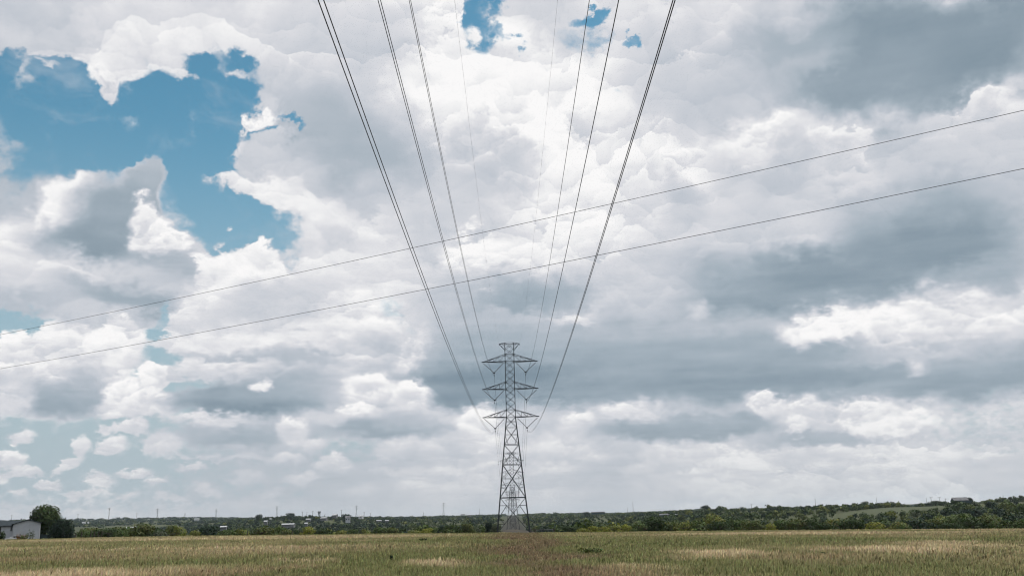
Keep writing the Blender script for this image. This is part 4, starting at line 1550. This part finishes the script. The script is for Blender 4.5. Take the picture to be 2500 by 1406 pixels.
# steel gate right of the pylon
GY = 236.0
g0, g1 = stand(1305.5, GY), stand(1351.5, GY)
gate = empty('steel_gate', g0)
tag(gate, 'low steel pipe gate with dark mesh beside the right foot of the pylon', 'gate')
W_ = g1.x - g0.x
hg = at(1328, 1292.5, GY).z - g0.z
for x, k in ((0, 1.18), (W_, 1.22)):
    m = MB()
    m.tube([(x, 0, -.4), (x, 0, hg * k)], .12, 8)
    m.build('post', WOODPOST, gate)
m = MB()
for z in (hg, hg * .2):
    m.tube([(.35, 0, z), (W_ - .25, 0, z)], .06, 6)
for x in (.35, W_ * .35, W_ * .68, W_ - .25):
    m.tube([(x, 0, hg * .2), (x, 0, hg)], .045, 6)
m.build('frame', GREYM, gate)
m = MB()
for k in range(40):
    x = .4 + (W_ - .7) * k / 39
    m.bar((x, 0, hg * .2), (x, 0, hg), .012)
for k in range(9):
    z = hg * (.2 + .78 * (k + .5) / 9)
    m.bar((.35, .02, z), (W_ - .25, .02, z), .035)
m.build('mesh_panel', SLATE, gate)
f0 = stand(1297, 237)
m = MB()
for z in (.5, .95, 1.35):
    m.tube([(0, 0, z), (1.6, 0, z)], .035, 6)
o = m.build('rails', WOODPOST)
fe = empty('rail_fence', f0)
tag(fe, 'short piece of rail fence between the pylon foot and the gate', 'fence')
o.parent = fe
m = MB()
m.tube([(-.1, 0, -.4), (-.1, 0, 1.5)], .07, 6)
m.build('post', WOODPOST, fe)

# dark weeds standing in the open field
for px, py, top, w, n, kind, lab in [(955, 1369, 1357, .05, 70, 'teal', 'narrow dark weed standing alone in the field left of the pylon'), (1035, 1323, 1316, .3, 160, 'dark', 'small dark rounded weed clump out in the field left of the pylon'),
                                     (2014, 1360, 1350, .12, 110, 'dark', 'thin dark weed in the field on the right'), (790, 1305, 1301, .3, 120, 'dark', 'tiny dark weed near the far field edge'), (1450, 1352, 1342, .8, 200, 'olive', 'leafy green tuft in the field right of the worn track')]:
    p = on_ground(px, py)
    hh = (py - top) * p.y / FPX + .1
    r_ = empty('weed', p)
    tag(r_, lab, 'weeds')
    g = random.Random(px)
    lbs = [(g.uniform(-w, w), g.uniform(-w, w) * .5, hh * g.uniform(.2, .8), w * .5 + .04, w * .5 + .04, hh * .22) for _ in range(8)]
    link('leaves', crown_mesh('leaves', lbs, n, .035 if w < .2 else .07, px, kind, .5, .2), r_)
    m = MB()
    for k in range(5):
        m.tube([(g.uniform(-w, w) * .3, 0, -.05), (g.uniform(-w, w) * .7, 0, hh * .8)], [.012, .006], 5)
    m.build('stems', BARK, r_)

# ------------------------------------------------------------------ far buildings
def gable(name, px, Y, w, d, hwall, hroof, wallm, roofm, lab, rz=0.0, lift=0.0, cat='building', group=None, windows=0, base_py=None):
    p = stand(px, Y)
    if base_py:
        p = at(px, base_py, Y)
    r_ = empty(name, (p.x, p.y, p.z + lift), rz)
    tag(r_, lab, cat, group)
    KEEP.append((p.x, p.y, w * .6 + 1))
    m = MB()
    b0 = -1.2
    m.quadmesh([(-w / 2, 0, b0), (w / 2, 0, b0), (w / 2, 0, hwall), (-w / 2, 0, hwall), (-w / 2, d, b0), (w / 2, d, b0), (w / 2, d, hwall), (-w / 2, d, hwall), (-w / 2, d / 2, hwall + hroof - .05), (w / 2, d / 2, hwall + hroof - .05)],
               [(0, 1, 2, 3), (5, 4, 7, 6), (1, 5, 6, 9, 2), (4, 0, 3, 8, 7)])
    m.build('wall', wallm, r_)
    m = MB()
    e = .4
    k = hroof / (d / 2)
    for s in (0, 1):
        y0, y1 = (-e, d / 2) if s == 0 else (d + e, d / 2)
        z0, z1 = hwall - e * k + .05, hwall + hroof + .05
        m.quadmesh([(-w / 2 - e, y0, z0), (w / 2 + e, y0, z0), (w / 2 + e, y1, z1), (-w / 2 - e, y1, z1),
                    (-w / 2 - e, y0, z0 + .2), (w / 2 + e, y0, z0 + .2), (w / 2 + e, y1, z1 + .2), (-w / 2 - e, y1, z1 + .2)],
                   [(3, 2, 1, 0), (4, 5, 6, 7), (0, 1, 5, 4), (0, 4, 7, 3), (1, 2, 6, 5)])
    m.build('roof', roofm, r_)
    for k in range(windows):
        m = MB()
        m.box((-w / 2 + w * (k + .5) / windows, -.03, hwall * .55), (1.3, .06, hwall * .3))
        m.build('window', DARK, r_)
    return r_


BY = 960.0
ub = BY / FPX
barn = gable('barn', 2348, BY, 33 * ub, 9.0, 8.5 * ub, 6.5 * ub, SLATE, GREYM, 'old barn with a grey sheet-metal roof and dark walls on the right ridge', R(-6), 0, 'barn', base_py=1229.5)
for x, w, hh in ((-3.2, 2.6, 2.6), (2.6, 1.2, 1.6)):
    m = MB()
    m.box((x, -.04, hh / 2), (w, .08, hh))
    m.build('doorway', DARK, barn)
m = MB()
m.box((33 * ub / 2 + 1.6, 3, 1.5), (3.2, 5, 3.0))
m.build('lean_to', SLATE, barn)

for px, Y, w, d, hw, hr, wm, rm, lab, win, bp in [
        (849, 1150, 5.0, 6, 4.6, 1.6, TRIM, GREYM, 'pale two-storey house showing among dark trees on the left hill', 2, 1273),
        (702, 1000, 12, 5, 1.7, .8, GREYM, PALE, 'long low white-roofed building left of centre, among the trees', 0, 1284),
        (747, 1010, 2.6, 3, 1.5, .7, GREYM, PALE, 'small white hut right of the long white-roofed building', 0, 1281),
        (752, 1350, 5.5, 5, 1.2, .8, GREYM, PALE, 'small white building below the dark billboard on the left hill', 0, 1269.5),
        (789, 1350, 8, 6, 2.0, 1.0, GREYM, PALE, 'grey-white building just right below the billboard', 0, 1268),
        (816, 1500, 6, 6, 3.0, 1.6, GREYM, PALE, 'house with a pale sloping roof half sunk in the dark trees', 0, 1262),
        (880, 1500, 6, 6, 2.5, 1.2, TRIM, PALE, 'white building on the skyline right of the pale two-storey house', 1, 1264),
        (648, 1100, 3.2, 3, 2.0, .9, GREYM, PALE, 'tiny white building at the left foot of the wooded hill', 0, 1277),
        (545, 820, 4.5, 4, 1.6, .7, GREYM, PALE, 'small white shed above the bushes left of the wooded hill', 0, 1291),
        (312, 760, 3.4, 4, 1.5, .6, GREYM, PALE, 'small white roofed hut left of the lone short-trunked tree', 0, 1293.5),
        (328, 800, 3.0, 4, 1.6, .7, GREYM, PALE, 'small white building just left of the lone short-trunked tree', 0, 1292),
        (204, 1700, 4.5, 5, 1.0, .7, TRIM, TRIM, 'white farmhouse far off in the pale meadow right of the dark bush', 0, 1276),
        (215, 1750, 2.0, 3, 1.2, .5, TRIM, TRIM, 'narrow white outbuilding right of the far farmhouse', 0, 1276),
        (480, 2600, 12, 8, 3, 1.5, PALE, PALE, 'pale long building low on the far left horizon', 0, 1269.5),
        (1630, 1120, 17, 8, 1.9, .9, GREYM, GREYM, 'long low grey metal shed on the slope right of the pylon', 0, 1260),
        (1653, 1110, 2.0, 3, 1.5, .5, GREYM, PALE, 'tiny white hut at the right end of the grey metal shed', 0, 1259),
        (1460, 1800, 24, 9, 2.2, .8, SLATE, GREYM, 'long low dark shed on the horizon right of the pylon', 0, 1253),
        (1130, 2500, 10, 6, 2.5, 1.0, PALE, PALE, 'pale low building on the horizon left of the pylon', 0, 1257),
        (1145, 2450, 8, 6, 2.2, .9, GREYM, PALE, 'white building beside the pale one on the horizon left of the pylon', 1, 1259),
        (925, 1500, 7, 5, .9, .6, GREYM, PALE, 'flat pale roof among the trees, left of the two roofs near centre', 0, 1271.5),
        (945, 1480, 5, 5, .8, .6, GREYM, PALE, 'grey roof among the trees between the hill and the pylon', 0, 1271.5)]:
    gable('far_building', px, Y, w, d, hw, hr, wm, rm, lab, rnd.uniform(-.25, .25), 0, 'building', 'small far buildings', win, bp)

# two-tier billboard seen from behind, a small water tank, poles and far pylons
p = at(779, 1269, 1400)
bb = empty('billboard', p)
tag(bb, 'dark two-tier billboard on posts against the sky on the left hill', 'billboard')
ub = 1400 / FPX
for z0, z1, w in ((1250.6, 1247.6, 7.2), (1254.8, 1251.8, 5.8), (1257.2, 1256.2, 4.4)):
    za, zb2 = at(779, z0, 1400).z - p.z, at(779, z1, 1400).z - p.z
    m = MB()
    m.box((0, 0, (za + zb2) / 2), (w * ub, .5, zb2 - za))
    for k in range(5):
        m.box(((-.4 + k * .2) * w * ub, -.35, (za + zb2) / 2), (.15, .2, zb2 - za + .3))
    m.build('panel', SLATE, bb)
for x in (-1.2, 1.2):
    m = MB()
    m.tube([(x, 0, -2), (x, 0, at(779, 1248, 1400).z - p.z)], .16, 6)
    m.build('post', SLATE, bb)
KEEP.append((p.x, p.y, 4))
p = at(660, 1271, 1250)
wt = empty('water_tank', p)
tag(wt, 'small pale water tank on legs among the trees of the left hill', 'water tank')
m = MB()
m.tube([(0, 0, 1.6), (0, 0, 3.4), (0, 0, 3.9)], [1.3, 1.3, .3], 12)
m.build('tank', PALE, wt)
for x, y in ((-.8, -.8), (.8, -.8), (-.8, .8), (.8, .8)):
    m = MB()
    m.bar((x, y, -4), (x, y, 1.7), .18)
    m.build('leg', GREYM, wt)
KEEP.append((p.x, p.y, 3))


def pole(px, base, top, Y, lab, arms=1, r=.22, cat='utility pole', name='utility_pole'):
    p = at(px, base, Y)
    hh = at(px, top, Y).z - p.z
    root = empty(name, p)
    tag(root, lab, cat, 'poles and masts on the skyline')
    m = MB()
    m.tube([(0, 0, -3), (0, 0, hh)], [r, r * .75], 6)
    m.build('pole', WOODPOST, root)
    for k in range(arms):
        m = MB()
        m.box((0, -r, hh - .5 - k * 1.3), (3.2, .16, .2))
        for x in (-1.4, -.5, .5, 1.4):
            m.tube([(x, -r, hh - .4 - k * 1.3), (x, -r, hh - .05 - k * 1.3)], .07, 5)
        m.build('crossarm', WOODPOST, root)


pole(265.5, 1266, 1240, 1250, 'tall thin pole with crossarms on the far ridge right of the big tree', 2, .33)
pole(333.5, 1267, 1252, 2000, 'pole above the far ridge right of the tall crossarm pole', 1, .32)
pole(190, 1263, 1254, 1900, 'short pole on the far ridge just right of the big tree', 1, .3)
pole(28, 1268, 1257, 1300, 'thin pole rising behind the roof of the white house', 1, .2)
pole(738, 1258, 1248, 1500, 'leftmost pole on the skyline of the left wooded hill', 1, .28)
pole(749, 1260, 1250, 1500, 'second pole on the left hill, beside the leftmost one', 1, .28)
pole(763.5, 1258, 1247, 1480, 'third pole on the left hill, next to the billboard', 1, .3)
pole(792, 1262, 1255, 1500, 'short thin pole just right of the billboard', 1, .2)
pole(833.5, 1255, 1244, 1600, 'pole above the dark trees between the billboard and the white house', 1, .28)
pole(889, 1258, 1249, 1700, 'short pole on the skyline right of the white house', 1, .25)
pole(904, 1258, 1251, 1700, 'shortest pole on the skyline right of the white house', 1, .25)
pole(1034, 1257, 1250, 2200, 'faint short pole on the skyline left of centre', 1, .3)
pole(1171, 1255, 1241, 2400, 'thin bare mast on the skyline left of the big pylon', 0, .3, 'mast', 'mast')
pole(1546, 1249, 1225, 2200, 'tall thin mast on the skyline right of the big pylon', 0, .34, 'mast', 'mast')
pole(1532, 1250, 1238, 2200, 'shorter mast left of the tall thin mast', 0, .26, 'mast', 'mast')
pole(1834.5, 1238, 1229, 1300, 'pole above the wooded ridge right of the dark dome tree', 1, .22)
pole(1991, 1231, 1217, 1900, 'faint mast above the middle of the right wooded ridge', 1, .3)
pole(2141, 1232, 1213, 1500, 'thin bare mast right of the umbrella-shaped tree', 0, .22, 'mast', 'mast')
pole(2263, 1230, 1215, 1300, 'faint thin pole left of the poles above the low clump', 0, .2)
pole(2274.5, 1230, 1213, 1000, 'darkest pole of the row above the low tree clump', 1, .2)
pole(2294, 1226, 1213, 1050, 'middle pole above the low tree clump near the barn', 1, .17)
pole(2309.5, 1227, 1216, 1050, 'pole nearest the barn on its left', 1, .17)
pole(2451, 1226, 1207, 990, 'thin leaning-looking pole right of the barn on the bare ridge', 0, .16)


def far_pylon(px, base, top, Y, lab):
    p = at(px, base, Y)
    H_ = at(px, top, Y).z - p.z
    root = empty('distant_pylon', p)
    tag(root, lab, 'pylon', 'far pylons along the left horizon')
    m = MB()
    fw_, tw_ = H_ * .085, H_ * .024
    zw = H_ * .5
    for sx in (-1, 1):
        for sy in (-1, 1):
            m.bar((sx * fw_, sy * fw_, -6), (sx * tw_, sy * tw_, zw), .32)
            m.bar((sx * tw_, sy * tw_, zw), (sx * tw_, sy * tw_, H_), .28)
    for s in (-1, 1):
        for k in range(8):
            za, zc = H_ * k / 8, H_ * (k + 1) / 8
            wa, wc = [max(tw_, fw_ + (tw_ - fw_) * z / zw) for z in (za, zc)]
            m.bar((-wa, s * wa, za), (wc, s * wc, zc), .16)
            m.bar((wa, s * wa, za), (-wc, s * wc, zc), .16)
    m.build('tower_frame', STEEL, root)
    for f in (.62, .77, .92):
        m = MB()
        for s in (-1, 1):
            for sy in (-1, 1):
                m.bar((s * tw_, sy * tw_, H_ * f), (s * H_ * .145, 0, H_ * f), .36)
                m.bar((s * tw_, sy * tw_, H_ * (f + .035)), (s * H_ * .145, 0, H_ * f), .24)
        m.build('cross_arm', STEEL, root)


far_pylon(383.5, 1269, 1240.5, 3900, 'grey far pylon on the left horizon between two thin poles')
far_pylon(527, 1266, 1242, 4300, 'faint far pylon on the horizon left of the wooded hill')
far_pylon(451, 1268, 1252, 5200, 'faintest short pylon between the two left horizon pylons')
far_pylon(675.5, 1258, 1234.5, 4300, 'far pylon rising over the wooded hill left of the dome tree')
far_pylon(870, 1261, 1233, 4000, 'far pylon standing right above the pale two-storey house')
far_pylon(1083, 1258, 1226, 3900, 'pale far pylon on the horizon between the hill and the big pylon')

build_wood()

# ------------------------------------------------------------------ the air
def build_haze():
    mb = MB()
    mb.box((0, 0, 36), (19800, 19800, 116))
    m = bpy.data.materials.new('haze')
    m.use_nodes = True
    nt = m.node_tree
    nt.nodes.clear()
    v = nt.nodes.new('ShaderNodeVolumePrincipled')
    v.inputs['Color'].default_value = (.74, .88, .98, 1)
    v.inputs['Density'].default_value = HAZE
    v.inputs['Anisotropy'].default_value = .2
    o = nt.nodes.new('ShaderNodeOutputMaterial')
    nt.links.new(v.outputs[0], o.inputs['Volume'])
    tag(mb.build('haze', m), kind='stuff')


HAZE = 3.6e-5
build_haze()
